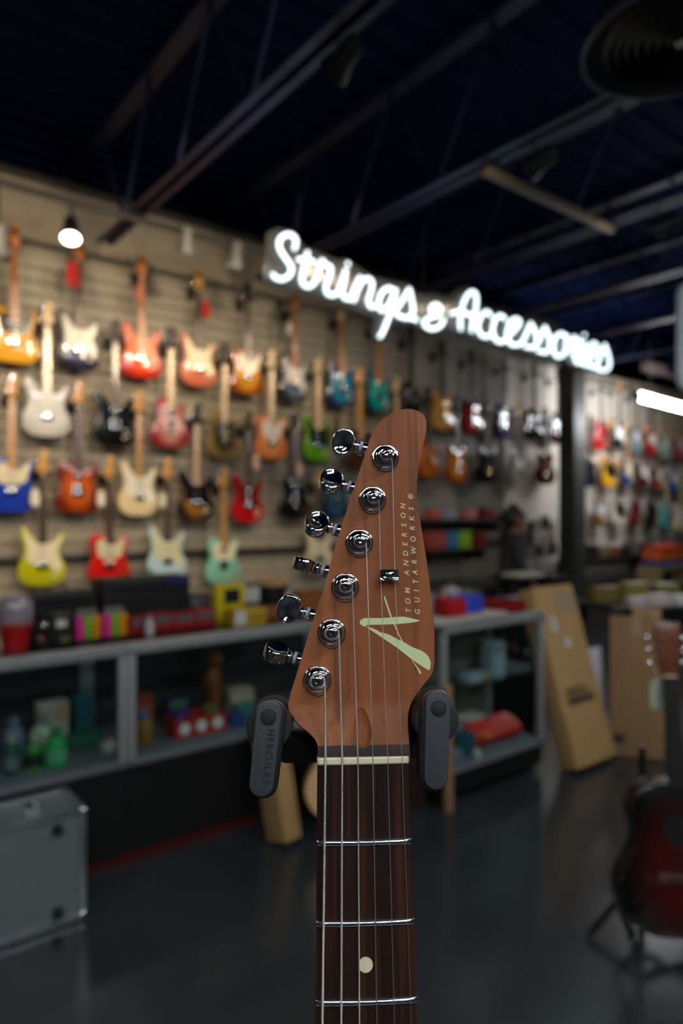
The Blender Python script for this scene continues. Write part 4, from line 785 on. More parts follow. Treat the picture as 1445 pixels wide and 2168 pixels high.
carton('pale_bluebox', 'pale blue-grey pack just behind the red box', 'box', 2.43, 2.53, 2.47, 2.56, ZR, 1.06, P('pale_blue', 120, 138, 150))
carton('white_yellow_pack', 'white and yellow pack on the glass shelf', 'box', 2.88, 3.04, 2.53, 2.62, 0.5285, 0.575, P('bluewhite', 150, 166, 176), [(0.6, 1, 0.1, 0.9, P('lemon', 160, 140, 50))])
carton('clear_pack', 'pale blue-white pack high in the small display case', 'box', 3.07, 3.18, 2.53, 2.62, 0.5285, 0.73, P('icy', 150, 170, 178))
carton('white_red_pack', 'white pack with red end at the bottom of the small case', 'box', 2.86, 3.04, 2.56, 2.66, 0.19, 0.33, P('offwhite', 176, 170, 158), [(0, 0.25, 0.2, 0.9, P('signal_red', 178, 18, 20))])
t = thing('red_pouch', 'red and orange pouch lying in the small display case', 'pouch', (2.85, 2.40, 0.19))
o = catmull([(0, 0.0), (0.06, -0.01), (0.2, 0.0), (0.36, -0.005), (0.40, 0.02), (0.39, 0.12), (0.3, 0.14), (0.12, 0.13), (0.01, 0.11), (-0.01, 0.05)], 3)
mb = MB(); mb.prism(o, 0, 0.06); mb.xf(Matrix.Rotation(math.radians(-62), 4, 'X') @ Matrix.Translation((0, -0.06, 0.01))); 
mn = min(v[2] for v in mb.v); mb.v = [(x, y + 0.07, z - mn) for x, y, z in mb.v]
mb.build('pouch', P('vermilion', 214, 44, 24), t, bevel=0.012, seg=3)
MB().span(0.01, 0.10, 0.02, 0.07, 0.062, 0.085).build('orange_flap', P('amber', 216, 110, 40), t, bevel=0.008)
carton('grey_pack', 'grey-blue pack at the lower left of the small case', 'box', 2.52, 2.66, 2.39, 2.47, 0.19, 0.255, P('greyblue', 110, 126, 140))
carton('teal_pack', 'dark teal pack beside the red pouch', 'box', 2.69, 2.82, 2.44, 2.52, 0.19, 0.30, P('petrol', 34, 80, 94))
bottle('white round pot at the front of the small case', 2.76, 2.385, 0.19, 0.024, 0.05, P('pot_white', 180, 180, 170), P('pot_lid2', 190, 190, 186), group='pots in the small case')

# ================================================================== FLOOR THINGS
# aluminium flight case in front of the counter
fc = thing('flight_case', 'silver aluminium flight case standing on the floor at lower left', 'case', (-0.10, 2.53, 0))
m_fc = mat('flight_case_panel', C(128, 134, 136), 0.42, 0.35, scale=60); m_fe = mat('flight_case_edge', C(188, 194, 198), 0.3, 0.9)
W, D_, Hc = 0.90, 0.245, 0.405
MB().span(0.008, W - 0.008, 0.008, D_ - 0.008, 0.012, Hc - 0.008).build('shell', m_fc, fc)
for y in (0, D_ - 0.022):
    for z in (0.004, Hc - 0.022): MB().span(0.02, W - 0.02, y, y + 0.022, z, z + 0.022).build('edge_trim', m_fe, fc, bevel=0.004)
    for x in (0, W - 0.022): MB().span(x, x + 0.022, y, y + 0.022, 0.02, Hc - 0.02).build('edge_trim', m_fe, fc, bevel=0.004)
for x in (0, W - 0.022):
    for z in (0.004, Hc - 0.022): MB().span(x, x + 0.022, 0.02, D_ - 0.02, z, z + 0.022).build('edge_trim', m_fe, fc, bevel=0.004)
for x in (0.012, W - 0.012):
    for y in (0.012, D_ - 0.012):
        for z in (0.018, Hc - 0.012): MB().ball((x, y, z), 0.018, 14, 8).build('ball_corner', M_CHROME, fc)
for x in (0.10, W - 0.10):
    for z in (0.055, Hc - 0.055): MB().cyl((x, 0.009, z), (x, -0.014, z), 0.020, 0.017, 16).build('rubber_foot', M_RUBBER, fc)
for x in (0.25, W - 0.16):
    l = MB().span(x - 0.028, x + 0.028, 0.09, 0.15, Hc - 0.009, Hc + 0.010).build('latch', M_CHROME, fc, bevel=0.004)
    MB().cyl((x - 0.02, 0.12, Hc + 0.016), (x + 0.02, 0.12, Hc + 0.016), 0.008, n=10).build('latch_bow', M_CHROME, l)
MB().tube([(0.36, 0.12, Hc - 0.01), (0.37, 0.12, Hc + 0.03), (0.53, 0.12, Hc + 0.03), (0.54, 0.12, Hc - 0.01)], 0.009, 8).build('handle', M_BLACK, fc)

# tall carton leaning on the counter
def tall_carton(words, loc, rotz, lean, w, d, h, m, labels, tape=True):
    t = thing('cardboard_carton', words, 'cardboard box', loc, rotz, 'shipping cartons on the floor')
    R_ = Matrix.Rotation(-lean, 4, 'X')
    lift = d * math.sin(lean) * 0
    def put(mb, name, mm_, parent=t, bev=0): mb.xf(R_); return mb.build(name, mm_, parent, bevel=bev)
    put(MB().span(0, w, 0, d, 0, h - 0.003), 'box_body', m, bev=0.004)
    put(MB().span(0, w / 2 - 0.001, 0, d, h - 0.003, h + 0.001), 'flap', m); put(MB().span(w / 2 + 0.001, w, 0, d, h - 0.003, h + 0.001), 'flap', m)
    for x0, x1, z0, z1, mm_, nm in labels: put(MB().span(x0 * w, x1 * w, -0.0015, 0.001, z0 * h, z1 * h), nm, mm_)
    if tape: put(MB().span(w * 0.42, w * 0.58, -0.002, 0.001, h * 0.86, h + 0.001), 'tape', M_TAPE)
    # children pivot about the front bottom edge; raise so that the rear bottom edge meets the floor
    t.location.z = d * math.sin(lean)
    return t
L1 = [(0.16, 0.82, 0.325, 0.36, M_INK, 'printed_line'), (0.16, 0.75, 0.368, 0.38, M_INK, 'printed_line'), (0.16, 0.70, 0.388, 0.40, M_INK, 'printed_line'), (0.16, 0.64, 0.408, 0.418, M_INK, 'printed_line'),
      (0.22, 0.36, 0.74, 0.82, mat('white_sticker', C(196, 200, 206), 0.4), 'sticker'), (0.45, 0.58, 0.64, 0.69, mat('white_sticker', C(196, 200, 206), 0.4), 'sticker'), (0.42, 0.98, 0.84, 0.97, M_TAPE, 'tape')]
tall_carton('tall brown carton leaning back against the counter', (3.40, 2.20, 0), 0, math.radians(17), 0.40, 0.115, 1.04, M_CARD, L1, tape=False)
L2 = [(0.05, 0.28, 0.09, 0.15, M_INK, 'printed_mark')]
b2 = math.atan2(1.984 - 2.266, 4.003 - 3.832)
tall_carton('wide dull brown carton standing between tall carton and acoustic guitar', (3.832, 2.262, 0), b2, math.radians(9), 0.30, 0.05, 0.84, M_CARD2, L2)
tall_carton('narrow brown carton behind the wide dull carton', (3.995, 2.20, 0), b2, math.radians(9), 0.16, 0.05, 0.88, M_CARD, [])
tag(MB().span(0, 0.18, 0, 0.02, 0, 0.62).xf(Matrix.Rotation(math.radians(-6), 4, 'X')).build('white_poster_board', mat('poster_white', C(214, 214, 226), 0.5), bevel=0.002, loc=(3.83, 2.36, 0.002)), 'white board standing in the gap between the two cartons', 'board')
tall_carton('slim brown carton leaning on the counter left of the guitar neck', (1.645, 2.50, 0), math.radians(10), math.radians(13), 0.10, 0.13, 0.50, M_CARD, [])
tall_carton('thin brown strip of carton at the corner of the small case', (2.46, 2.31, 0), 0, math.radians(1), 0.05, 0.03, 0.62, M_CARD2, [], tape=False)
t = thing('storage_crate', 'dark red crate on the floor right of the guitar neck', 'crate', (2.20, 2.44, 0))
mcr = P('maroon_crate', 50, 30, 32)
MB().span(0, 0.24, 0, 0.26, 0, 0.01).build('crate_floor', mcr, t)
for k in range(3):
    z = 0.01 + 0.085 * k
    for a in ((0, 0.24, 0, 0.012), (0, 0.24, 0.248, 0.26), (0, 0.012, 0.012, 0.248), (0.228, 0.24, 0.012, 0.248)): MB().span(a[0], a[1], a[2], a[3], z, z + 0.072).build('slat', mcr, t)
for x in (0.0125, 0.2075):
    for y in (0.0125, 0.2275): MB().span(x, x + 0.02, y, y + 0.02, 0.01, 0.262).build('corner_post', mcr, t)

# natural acoustic guitar leaning on the counter behind the hero neck
M_SPRUCE = wood('spruce_top', C(214, 178, 120), C(230, 198, 146), 0.35, 0.3)
ag = electric('acoustic', 'natural blond acoustic guitar leaning on the counter behind the guitar neck', 0, 0, M_SPRUCE, M_EBONY, M_ROSE, M_ROSE, M_ROSE, M_CHROME, group=None, where=(1.95, 2.47, 0.09))
ag.rotation_euler = (math.radians(-11), 0, math.radians(-28))
st = thing('floor_stand', 'black floor stand under the blond acoustic guitar', 'stand', (1.95, 2.47, 0))
for a in (-1, 1): MB().tube([(a * 0.1, 0.06, 0.0), (a * 0.1, -0.02, 0.07), (a * 0.1, -0.17, 0.075), (a * 0.1, -0.19, 0.10)], 0.009, 8).build('leg', M_BLACK, st)
MB().tube([(-0.1, 0.06, 0.01), (0.1, 0.06, 0.01)], 0.009, 8).build('crossbar', M_BLACK, st)

# dark red acoustic on a stand at the right edge
b_mah = burst('burst_mahogany_shaded', C(74, 13, 7), C(9, 7, 7), cz=0.20, rx=0.17, rz=0.26, start=0.35, rough=0.22)  # mahogany burst darkened in colour for the shadow on this guitar
m_headred = wood('red_headstock', C(92, 50, 34), C(118, 66, 44), 0.35, 0.2)
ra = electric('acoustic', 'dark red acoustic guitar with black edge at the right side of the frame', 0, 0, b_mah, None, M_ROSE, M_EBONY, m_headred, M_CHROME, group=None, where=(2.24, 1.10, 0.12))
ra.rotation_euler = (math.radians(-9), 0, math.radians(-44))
t = thing('hang_tag', 'pale green hang tag on the dark red acoustic guitar', 'tag', tuple(ra.matrix_basis @ Vector((-0.055, -0.084, 0.863)) + Vector((0.022, -0.020, -0.052))), math.radians(-40), 'hang tags on the guitars'); t.scale = (0.72, 0.72, 0.72)
inst('card', me_tag, mat('pale_green_card', C(206, 214, 190), 0.5), t)
MB().tube([(0, 0, -0.005), (-0.012, 0.0, 0.03), (-0.041, 0.0, 0.072)], 0.0012, 6).build('loop', M_IVORY, t)
st = thing('floor_stand', 'black tripod stand under the dark red acoustic guitar', 'stand', (2.30, 1.18, 0), math.radians(-44))
MB().cyl((0, 0.16, 0.03), (0, 0.16, 0.62), 0.012, n=12).build('upright', M_BLACK, st)
for a in (-1, 1): MB().tube([(a * 0.02, 0.16, 0.11), (a * 0.12, 0.03, 0.10), (a * 0.13, -0.14, 0.095), (a * 0.13, -0.16, 0.13)], 0.010, 8).build('cradle_arm', M_RUBBER, st)
for a in (90, 215, 325): MB().tube([(0, 0.16, 0.16), (0.28 * math.cos(math.radians(a)), 0.16 + 0.28 * math.sin(math.radians(a)), 0.012)], 0.011, 8).build('leg', M_BLACK, st)
# low black pedalboard on the floor at the right edge
t = thing('pedal_board', 'low black board lying on the floor under the right edge', 'board', (1.42, 0.50, 0), math.radians(-30))
MB().span(0, 0.7, 0, 0.26, 0.015, 0.05).build('deck', M_BLACK, t, bevel=0.006)
for x in (0.04, 0.62):
    for y in (0.03, 0.21): MB().span(x, x + 0.04, y, y + 0.02, 0, 0.015).build('foot', M_RUBBER, t)

# ================================================================== BACK OF THE SHOP
# shelf with small packs under the honey amber guitar
t = thing('wall_shelf', 'narrow dark shelf with coloured packs under the honey amber guitar', 'shelf', (5.0, 4.9, 1.37))
MB().span(0, 1.2, 0, 0.34, 0, 0.03).build('board', m_rail, t, bevel=0.003)
for x in (0.1, 1.1): MB().span(x - 0.01, x + 0.01, 0.05, 0.34, -0.10, 0).build('bracket', M_BLACK, t)
for s0, s1, h, n, c in ((5.02, 5.17, 0.11, 'salmon', (196, 92, 80)), (5.20, 5.42, 0.10, 'periwinkle', (150, 152, 176)), (5.56, 5.74, 0.12, 'rose white', (190, 120, 110)), (5.85, 6.05, 0.13, 'claret', (110, 18, 24))):
    carton('shelf_pack', f'{n} coloured pack on the narrow dark wall shelf', 'pack', s0, s1, 4.95, 5.05, 1.4, 1.4 + h, P(n, *c), group='packs on the wall shelf')
t = thing('wall_shelf', 'lower dark shelf with blue and lime packs near the person', 'shelf', (4.95, 4.9, 1.06))
MB().span(0, 1.0, 0, 0.34, 0, 0.03).build('board', m_rail, t, bevel=0.003)
for x in (0.1, 0.9): MB().span(x - 0.01, x + 0.01, 0.05, 0.34, -0.10, 0).build('bracket', M_BLACK, t)
for s0, s1, h, n, c in ((5.0, 5.26, 0.19, 'rose red', (186, 78, 70)), (5.28, 5.44, 0.19, 'sky blue', (64, 130, 170)), (5.46, 5.65, 0.19, 'lime green', (150, 200, 30)), (5.70, 5.9, 0.17, 'blood red', (124, 12, 16))):
    carton('shelf_pack', f'{n} coloured pack on the lower dark wall shelf', 'pack', s0, s1, 4.95, 5.05, 1.09, 1.09 + h, P(n, *c), group='packs on the wall shelf')
# hanging accessories on the white panel
me_pk = MB().span(-0.05, 0.05, -0.012, 0.012, -0.16, 0).mesh('blister', 35, 0.004); me_hk = MB().cyl((0, 0.0, 0.0), (0, 0.05, 0.0), 0.003, n=6).mesh('hook')
shade = [(34, 34, 36), (150, 142, 136), (60, 58, 60), (176, 160, 156), (26, 26, 28), (120, 112, 110)]
rows = ['top', 'second', 'third', 'lowest']; cols = ['first', 'second', 'third', 'fourth', 'fifth', 'sixth', 'seventh']
for r in range(4):
    for c in range(7):
        cc = shade[random.randrange(6)]
        t = thing('accessory_pack', f'{"pale" if cc[0] > 100 else "dark"} hanging pack, {cols[c]} from left in the {rows[r]} row below the tobacco guitar', 'pack', (6.55 + 0.155 * c + random.uniform(-0.02, 0.02), WALL_P - 0.05, 1.40 - 0.17 * r + random.uniform(-0.03, 0.03)), random.uniform(-0.3, 0.3), 'hanging accessory packs')
        inst('blister', me_pk, mat('blister_%d' % cc[0], C(*cc), 0.3), t); inst('hook', me_hk, M_STEEL, t, (0, 0.0, -0.008))
# low shelf of small black-red boxes right of the column
t = thing('display_shelf', 'long dark shelf unit under the far guitars', 'shelf', (7.6, 4.78, 0))
MB().span(0, 3.6, 0, 0.45, 0.0, 0.60).build('cabinet', mat('shelf_charcoal', C(52, 50, 46), 0.6), t); MB().span(-0.01, 3.61, -0.02, 0.45, 0.60, 0.635).build('top_board', m_rail, t)
MB().span(0, 3.6, 0.16, 0.45, 0.86, 0.885).build('upper_shelf', m_rail, t)
for x in (0.02, 1.78, 3.56): MB().span(x, x + 0.03, 0.18, 0.44, 0.635, 0.86).build('support', m_rail, t)
pal = [(70, 26, 30), (30, 30, 32), (110, 100, 70), (120, 60, 56), (24, 24, 26), (90, 84, 80)]
nm = ['maroon', 'black', 'khaki', 'dusty red', 'jet', 'grey']
ordn = ['first', 'second', 'third', 'fourth', 'fifth', 'sixth', 'seventh', 'eighth', 'ninth', 'tenth', 'eleventh', 'twelfth']
for k in range(12):
    carton('pedal_box', f'{nm[k % 6]} pedal box, {ordn[k]} from the column on the long shelf', 'box', 7.66 + 0.27 * k, 7.88 + 0.27 * k, 4.97, 5.13, 0.885, 1.0 + 0.05 * ((k * 3) % 4) / 3, P('pb%d' % (k % 6), *pal[k % 6]), group='pedal boxes on the long shelf')
# dark island table with pale packs, right middle
t = thing('island_table', 'dark island table with pale packs in front of the long shelf', 'table', (5.15, 2.25, 0), math.radians(-20))
MB().span(-0.75, 0.75, 0.0, 0.6, 0.77, 0.80).build('table_top', m_lam, t, bevel=0.004); MB().span(-0.75, 0.75, 0.0, 0.02, 0.62, 0.77).build('apron', m_lam, t)
for x in (-0.72, 0.67):
    for y in (0.02, 0.53): MB().span(x, x + 0.05, y, y + 0.05, 0, 0.77).build('leg', m_lam, t)
mw = t.matrix_basis.copy()
for k, (x, c, n) in enumerate(((-0.55, (200, 180, 176), 'pinkish'), (-0.36, (206, 190, 184), 'rosy white'), (-0.15, (210, 208, 204), 'white'), (0.06, (190, 100, 60), 'terracotta'), (0.25, (170, 150, 140), 'beige'))):
    p = mw @ Vector((x, 0.12, 0.80))
    carton('pale_pack', f'{n} pack in the row on the dark island table', 'pack', p.x - 0.085, p.x + 0.085, p.y - 0.04, p.y + 0.04, 0.80, 0.80 + 0.07 + 0.015 * (k % 2), P('pp%d' % k, *c), group='packs on the island table', rot=math.radians(-20))
for k, (x, c, n) in enumerate(((-0.6, (120, 104, 50), 'olive'), (-0.32, (140, 124, 70), 'khaki'), (-0.02, (120, 116, 60), 'mossy'), (0.3, (24, 24, 26), 'black'))):
    p = mw @ Vector((x, 0.42, 0.80))
    carton('tall_pack', f'{n} taller pack at the back of the island table', 'pack', p.x - 0.11, p.x + 0.11, p.y - 0.05, p.y + 0.05, 0.80, 0.92 + 0.02 * (k % 2), P('tp%d' % k, *c), group='tall packs on the island table', rot=math.radians(-20))
# stacked coloured cartons at the right edge
t = thing('stock_shelf', 'tan stock shelf at the right edge carrying orange and blue cartons', 'shelf', (8.25, 4.2, 0))
mts = mat('tan_board', C(150, 132, 84), 0.6)
for x in (0, 0.9): MB().span(x, x + 0.06, 0, 0.3, 0, 0.80).build('side_panel', mts, t)
for z in (0.3, 0.77): MB().span(0.06, 0.9, 0, 0.3, z, z + 0.03).build('shelf_board', mts, t)
carton('blue_carton', 'flat blue carton on the tan stock shelf', 'box', 8.28, 9.2, 4.22, 4.46, 0.80, 0.87, P('indigo', 50, 60, 130), group='cartons on the stock shelf')
carton('orange_carton', 'orange carton on top of the flat blue one', 'box', 8.30, 9.2, 4.22, 4.46, 0.871, 0.97, P('orange_carton', 200, 100, 20), group='cartons on the stock shelf')
carton('red_carton', 'red carton on top of the orange one', 'box', 8.32, 8.95, 4.22, 4.44, 0.971, 1.05, P('red_carton', 190, 60, 40), group='cartons on the stock shelf')
# papers on a stand behind the tall carton
t = thing('paper_stack', 'white papers lying on a dark stand behind the tall carton', 'paper', (4.6, 3.5, 0.96), math.radians(-10))
for k in range(4): MB().span(-0.14 + 0.01 * k, 0.14 + 0.008 * k, -0.1, 0.1 - 0.006 * k, 0.006 * k, 0.006 * k + 0.005).build('sheet', mat('paper', C(206, 204, 194), 0.7), t)
t = thing('paper_stand', 'dark pedestal carrying the white papers', 'stand', (4.6, 3.5, 0))
MB().span(-0.2, 0.2, -0.15, 0.15, 0.92, 0.96).build('top_plate', m_lam, t, bevel=0.004); MB().cyl((0, 0, 0.02), (0, 0, 0.92), 0.03, n=16).build('column', m_lam, t); MB().span(-0.17, 0.17, -0.14, 0.14, 0, 0.02).build('foot_plate', m_lam, t)

# ================================================================== PERSON BEHIND THE COUNTER
def skin_mesh(name, nodes, edges, root, levels=2):
    me = bpy.data.meshes.new(name); me.from_pydata([n[:3] for n in nodes], edges, [])
    o = bpy.data.objects.new('tmp', me); col.objects.link(o)
    o.modifiers.new('skin', 'SKIN'); sd = o.modifiers.new('sub', 'SUBSURF'); sd.levels = levels; sd.render_levels = levels
    for i, n in enumerate(nodes):
        d = me.skin_vertices[0].data[i]; r = n[3]; d.radius = (r, r) if not isinstance(r, tuple) else r; d.use_root = (i == root)
    bpy.context.view_layer.update()
    ev = o.evaluated_get(bpy.context.evaluated_depsgraph_get()); out = bpy.data.meshes.new_from_object(ev)
    bpy.data.objects.remove(o); out.shade_smooth(); out.materials.clear(); out.materials.append(None); out.name = name
    return out
nodes = []; edges = []
def nd(x, y, z, r, par=None):
    nodes.append((x, y, z, r)); i = len(nodes) - 1
    if par is not None: edges.append((par, i))
    return i
pel = nd(0, 0, 0.86, (0.095, 0.08)); sp = nd(0.0, 0, 1.0, (0.08, 0.065), pel); ch = nd(0, 0, 1.16, (0.085, 0.07), sp); nk = nd(0.01, 0, 1.285, 0.05, ch); nk2 = nd(0.025, 0, 1.33, 0.048, nk)
hb = nd(0.035, 0, 1.375, 0.075, nk2); hc = nd(0.04, 0, 1.43, 0.088, hb); ht = nd(0.03, 0, 1.485, 0.062, hc); nd(0.135, 0, 1.405, 0.010, hc)
for s in (-1, 1):
    nd(0.03, s * 0.088, 1.41, 0.014, hc)
    sh = nd(0, s * 0.165, 1.22, 0.042, ch); el = nd(0.0, s * 0.20, 0.98, 0.034, sh); wr = nd(0.12, s * 0.17, 0.80, 0.025, el); pm = nd(0.16, s * 0.16, 0.75, 0.03, wr)
    for k, (dy, l) in enumerate(((-0.025, 0.075), (-0.008, 0.085), (0.009, 0.08), (0.025, 0.06))):
        f1 = nd(0.185, s * 0.16 + dy, 0.715, 0.009, pm); nd(0.19 + l * 0.2, s * 0.16 + dy, 0.715 - l * 0.75, 0.008, f1)
    tb = nd(0.155, s * 0.16 - s * 0.04, 0.755, 0.010, wr); nd(0.185, s * 0.16 - s * 0.055, 0.715, 0.009, tb)
    hp = nd(0, s * 0.085, 0.78, 0.07, pel); kn = nd(0.02, s * 0.09, 0.44, 0.048, hp); an = nd(0, s * 0.09, 0.09, 0.038, kn); nd(0.13, s * 0.095, 0.035, 0.032, an)
pr = thing('person', 'person with tied-back dark hair in a grey top behind the far counter', 'person', (5.68, 4.42, 0), math.radians(-34))
inst('body', skin_mesh('body', nodes, edges, 0), mat('skin', C(150, 104, 70), 0.55), pr)
N2 = []; E2 = []
def nd2(x, y, z, r, par=None):
    N2.append((x, y, z, r)); i = len(N2) - 1
    if par is not None: E2.append((par, i))
    return i
a = nd2(0, 0, 0.76, (0.155, 0.135)); b = nd2(0, 0, 0.98, (0.135, 0.112), a); c = nd2(0, 0, 1.16, (0.15, 0.12), b); nd2(0.008, 0, 1.265, 0.068, c)
for s in (-1, 1):
    d = nd2(0, s * 0.165, 1.22, 0.072, c); e = nd2(0.0, s * 0.20, 0.98, 0.056, d); nd2(0.105, s * 0.172, 0.83, 0.042, e)
inst('jacket', skin_mesh('jacket', N2, E2, 0), mat('grey_knit', C(64, 62, 66), 0.85, scale=120, bump=0.3), pr)
N2 = []; E2 = []
a = nd2(0, 0, 0.84, (0.14, 0.12))
for s in (-1, 1):
    h = nd2(0, s * 0.085, 0.77, 0.098, a); k = nd2(0.02, s * 0.09, 0.44, 0.068, h); nd2(0, s * 0.09, 0.12, 0.055, k)
inst('trousers', skin_mesh('trousers', N2, E2, 0), mat('dark_trousers', C(36, 36, 40), 0.85), pr)
N2 = []; E2 = []
a = nd2(-0.015, 0, 1.445, 0.088); nd2(0.03, 0, 1.485, 0.066, a); q = nd2(-0.06, 0, 1.41, 0.055, a); q = nd2(-0.13, 0, 1.42, 0.04, q); q = nd2(-0.19, 0, 1.36, 0.036, q); nd2(-0.21, 0, 1.27, 0.018, q)
inst('hair', skin_mesh('hair', N2, E2, 0), mat('dark_hair', C(20, 16, 15), 0.5), pr)
for s in (-1, 1): MB().ball((0.112, s * 0.034, 1.432), 0.011, 10, 6).build('eye', mat('eye_dark', C(30, 24, 22), 0.2), pr)
MB().box((0.117, 0, 1.372), (0.012, 0.04, 0.009)).build('mouth', mat('lips', C(130, 70, 60), 0.5), pr, bevel=0.003)
for s in (-1, 1): MB().ball((0.06, s * 0.095, 0.04), (0.12, 0.045, 0.04), 14, 8).build('shoe', M_BLACK, pr)

# ================================================================== THE GUITAR IN FRONT
k_ = 0.001
A38 = math.radians(38)
right = Vector((math.cos(A38), -math.sin(A38), 0)); fwd = Vector((math.sin(A38), math.cos(A38), 0))
nut_pos = Vector((0, 0, CAM_H)) + right * 0.01027 + fwd * 0.3227 + Vector((0, 0, -0.11747))
HM = Matrix.Translation(nut_pos) @ Matrix.Rotation(-A38, 4, 'Z') @ Matrix.Rotation(math.radians(2.6), 4, 'Z') @ Matrix.Rotation(math.radians(-9.9), 4, 'X') @ Matrix.Rotation(math.radians(-0.15), 4, 'Y')
hero = thing('electric_guitar', 'brown satin headstock guitar in front, held by the black stand yoke', 'guitar')
hero.matrix_world = HM
m_hs = wood('roasted_walnut', C(112, 62, 32), C(160, 96, 56), 0.55, 0.0, scale=0.55, streak=C(88, 50, 31), lo=0.25, hi=0.75)
m_hs.node_tree.nodes['Principled BSDF'].inputs['Specular IOR Level'].default_value = 0.25
m_fb = wood('dark_rosewood', C(17, 10, 8), C(46, 26, 19), 0.5, 0.0, scale=0.9, streak=C(70, 40, 27))
m_fb.node_tree.nodes['Principled BSDF'].inputs['Specular IOR Level'].default_value = 0.25
m_nut = mat('bone', C(226, 218, 184), 0.35, vary=0.03)
m_print = mat('pale_green_print', C(206, 218, 164), 0.5, vary=0.02)
m_print2 = mat('cream_print', C(214, 200, 160), 0.5, vary=0.02)
m_fretw = mat('polished_fret', (0.72, 0.75, 0.80, 1), 0.16, 1.0, vary=0.05)
m_str = mat('plain_string', (0.80, 0.79, 0.76, 1), 0.4, 1.0)
D = 0.0095; BACK = 0.0235
def sstep(a, b, x):
    t = max(0, min(1, (x - a) / (b - a))); return t * t * (3 - 2 * t)
def face_y(z):   # depth of the head face behind the fretboard plane
    return D - 0.0085 * (1 - sstep(-0.002, 0.027, z))
# headstock: extruded outline, rounded rim, face ramping up to the nut
o = [(a * k_, b * k_) for a, b in catmull(HEAD_OUTLINE, 3, False)]
bm = bmesh.new()
f0 = [bm.verts.new((x, D, z)) for x, z in o]; f1 = [bm.verts.new((x, BACK, z)) for x, z in o]; n = len(o)
bm.faces.new(f0[::1]); bm.faces.new(f1[::-1])
for i in range(n): j = (i + 1) % n; bm.faces.new((f0[j], f0[i], f1[i], f1[j]))
bmesh.ops.recalc_face_normals(bm, faces=bm.faces); bm.normal_update()
rim = [e for e in bm.edges if abs(e.verts[0].co.y - e.verts[1].co.y) < 1e-6 and max(v.co.z for v in e.verts) > 0.001]
bmesh.ops.bevel(bm, geom=rim, offset=0.0016, segments=4, affect='EDGES', profile=0.5, clamp_overlap=True)
z = 0.001
while z < 0.029:
    bmesh.ops.bisect_plane(bm, geom=bm.verts[:] + bm.edges[:] + bm.faces[:], plane_co=(0, 0, z), plane_no=(0, 0, 1)); z += 0.0011
for v in bm.verts:
    if v.co.y < D + 0.003: v.co.y += face_y(v.co.z) - D
for f in bm.faces:
    c = f.calc_center_median()
    f.material_index = 1 if c.z < 0.0066 - 8 * c.x * c.x and c.y < 0.010 else 0
me = bpy.data.meshes.new('headstock'); bm.to_mesh(me); bm.free()
me.materials.append(m_hs); me.materials.append(m_fb)
tmp = bpy.data.objects.new('tmp', me); col.objects.link(tmp)
cut = MB(); prof = []
for i in range(17):
    t = i / 16.0; u = t * 2 - 1
    w = math.sqrt(max(0, 1 - u * u)) * (1.0 - 0.25 * u)
    prof.append((w, u))
cut.lathe(prof, n=32)
S = Matrix.Translation((0.0001, 0.0036, 0.0158)) @ Matrix.Rotation(math.radians(-21), 4, 'X') @ Matrix.Diagonal((0.0050, 0.0056, 0.0113, 1))
co = cut.xf(S).build('tmp_cut', m_hs)
bo = tmp.modifiers.new('b', 'BOOLEAN'); bo.operation = 'DIFFERENCE'; bo.object = co; bo.solver = 'EXACT'
bpy.context.view_layer.update()
me2 = bpy.data.meshes.new_from_object(tmp.evaluated_get(bpy.context.evaluated_depsgraph_get()))
bpy.data.objects.remove(tmp); bpy.data.objects.remove(co)
me2.name = 'headstock'; me2.shade_smooth(); me2.set_sharp_from_angle(angle=math.radians(28))
while len(me2.materials) < 2: me2.materials.append(m_fb)
hs = link('headstock', me2, hero)
wn = hs.modifiers.new('weighted_normal', 'WEIGHTED_NORMAL'); wn.keep_sharp = True; wn.weight = 60
tag(hs, 'brown wooden headstock')
# neck and fretboard
def halfw(z): return 0.02165 + 0.0128 * (-z)
ZEND = -0.470
secs = [0.0, -0.05, -0.1, -0.2, -0.3, -0.4, ZEND]
nb = MB(); vs_ = []; fs = []; m_ = 13
for z in secs:
    for i in range(m_):
        a = math.pi * i / (m_ - 1); vs_.append((halfw(z) * math.cos(a), 0.0058 + 0.0155 * math.sin(a), z))
for q in range(len(secs) - 1):
    for i in range(m_ - 1): fs.append((q * m_ + i, q * m_ + i + 1, (q + 1) * m_ + i + 1, (q + 1) * m_ + i))
    fs.append((q * m_, (q + 1) * m_, (q + 1) * m_ + m_ - 1, q * m_ + m_ - 1))
fs += [tuple(range(m_)), tuple(range(len(vs_) - 1, len(vs_) - 1 - m_, -1))]
nb.add(vs_, fs).build('neck', m_hs, hero)
RAD = 0.305
crown = lambda x: x * x / (2 * RAD)
fbm = MB(); vs_ = []; fs = []; m_ = 15
for z in secs:
    w = halfw(z)
    for i in range(m_):
        u = -1 + 2 * i / (m_ - 1); x = u * w; y = crown(x) + (0.0009 if abs(u) > 0.99 else 0); vs_.append((x, y, z - (0.0016 if z == 0 else 0)))
    vs_ += [(w, 0.006, z - (0.0016 if z == 0 else 0)), (-w, 0.006, z - (0.0016 if z == 0 else 0))]
r_ = m_ + 2
for q in range(len(secs) - 1):
    for i in range(r_): j = (i + 1) % r_; fs.append((q * r_ + i, q * r_ + j, (q + 1) * r_ + j, (q + 1) * r_ + i))
fs += [tuple(range(r_)), tuple(range(len(vs_) - 1, len(vs_) - 1 - r_, -1))]
fb = fbm.add(vs_, fs).build('fretboard', m_fb, hero); tag(fb, 'dark rosewood fretboard')
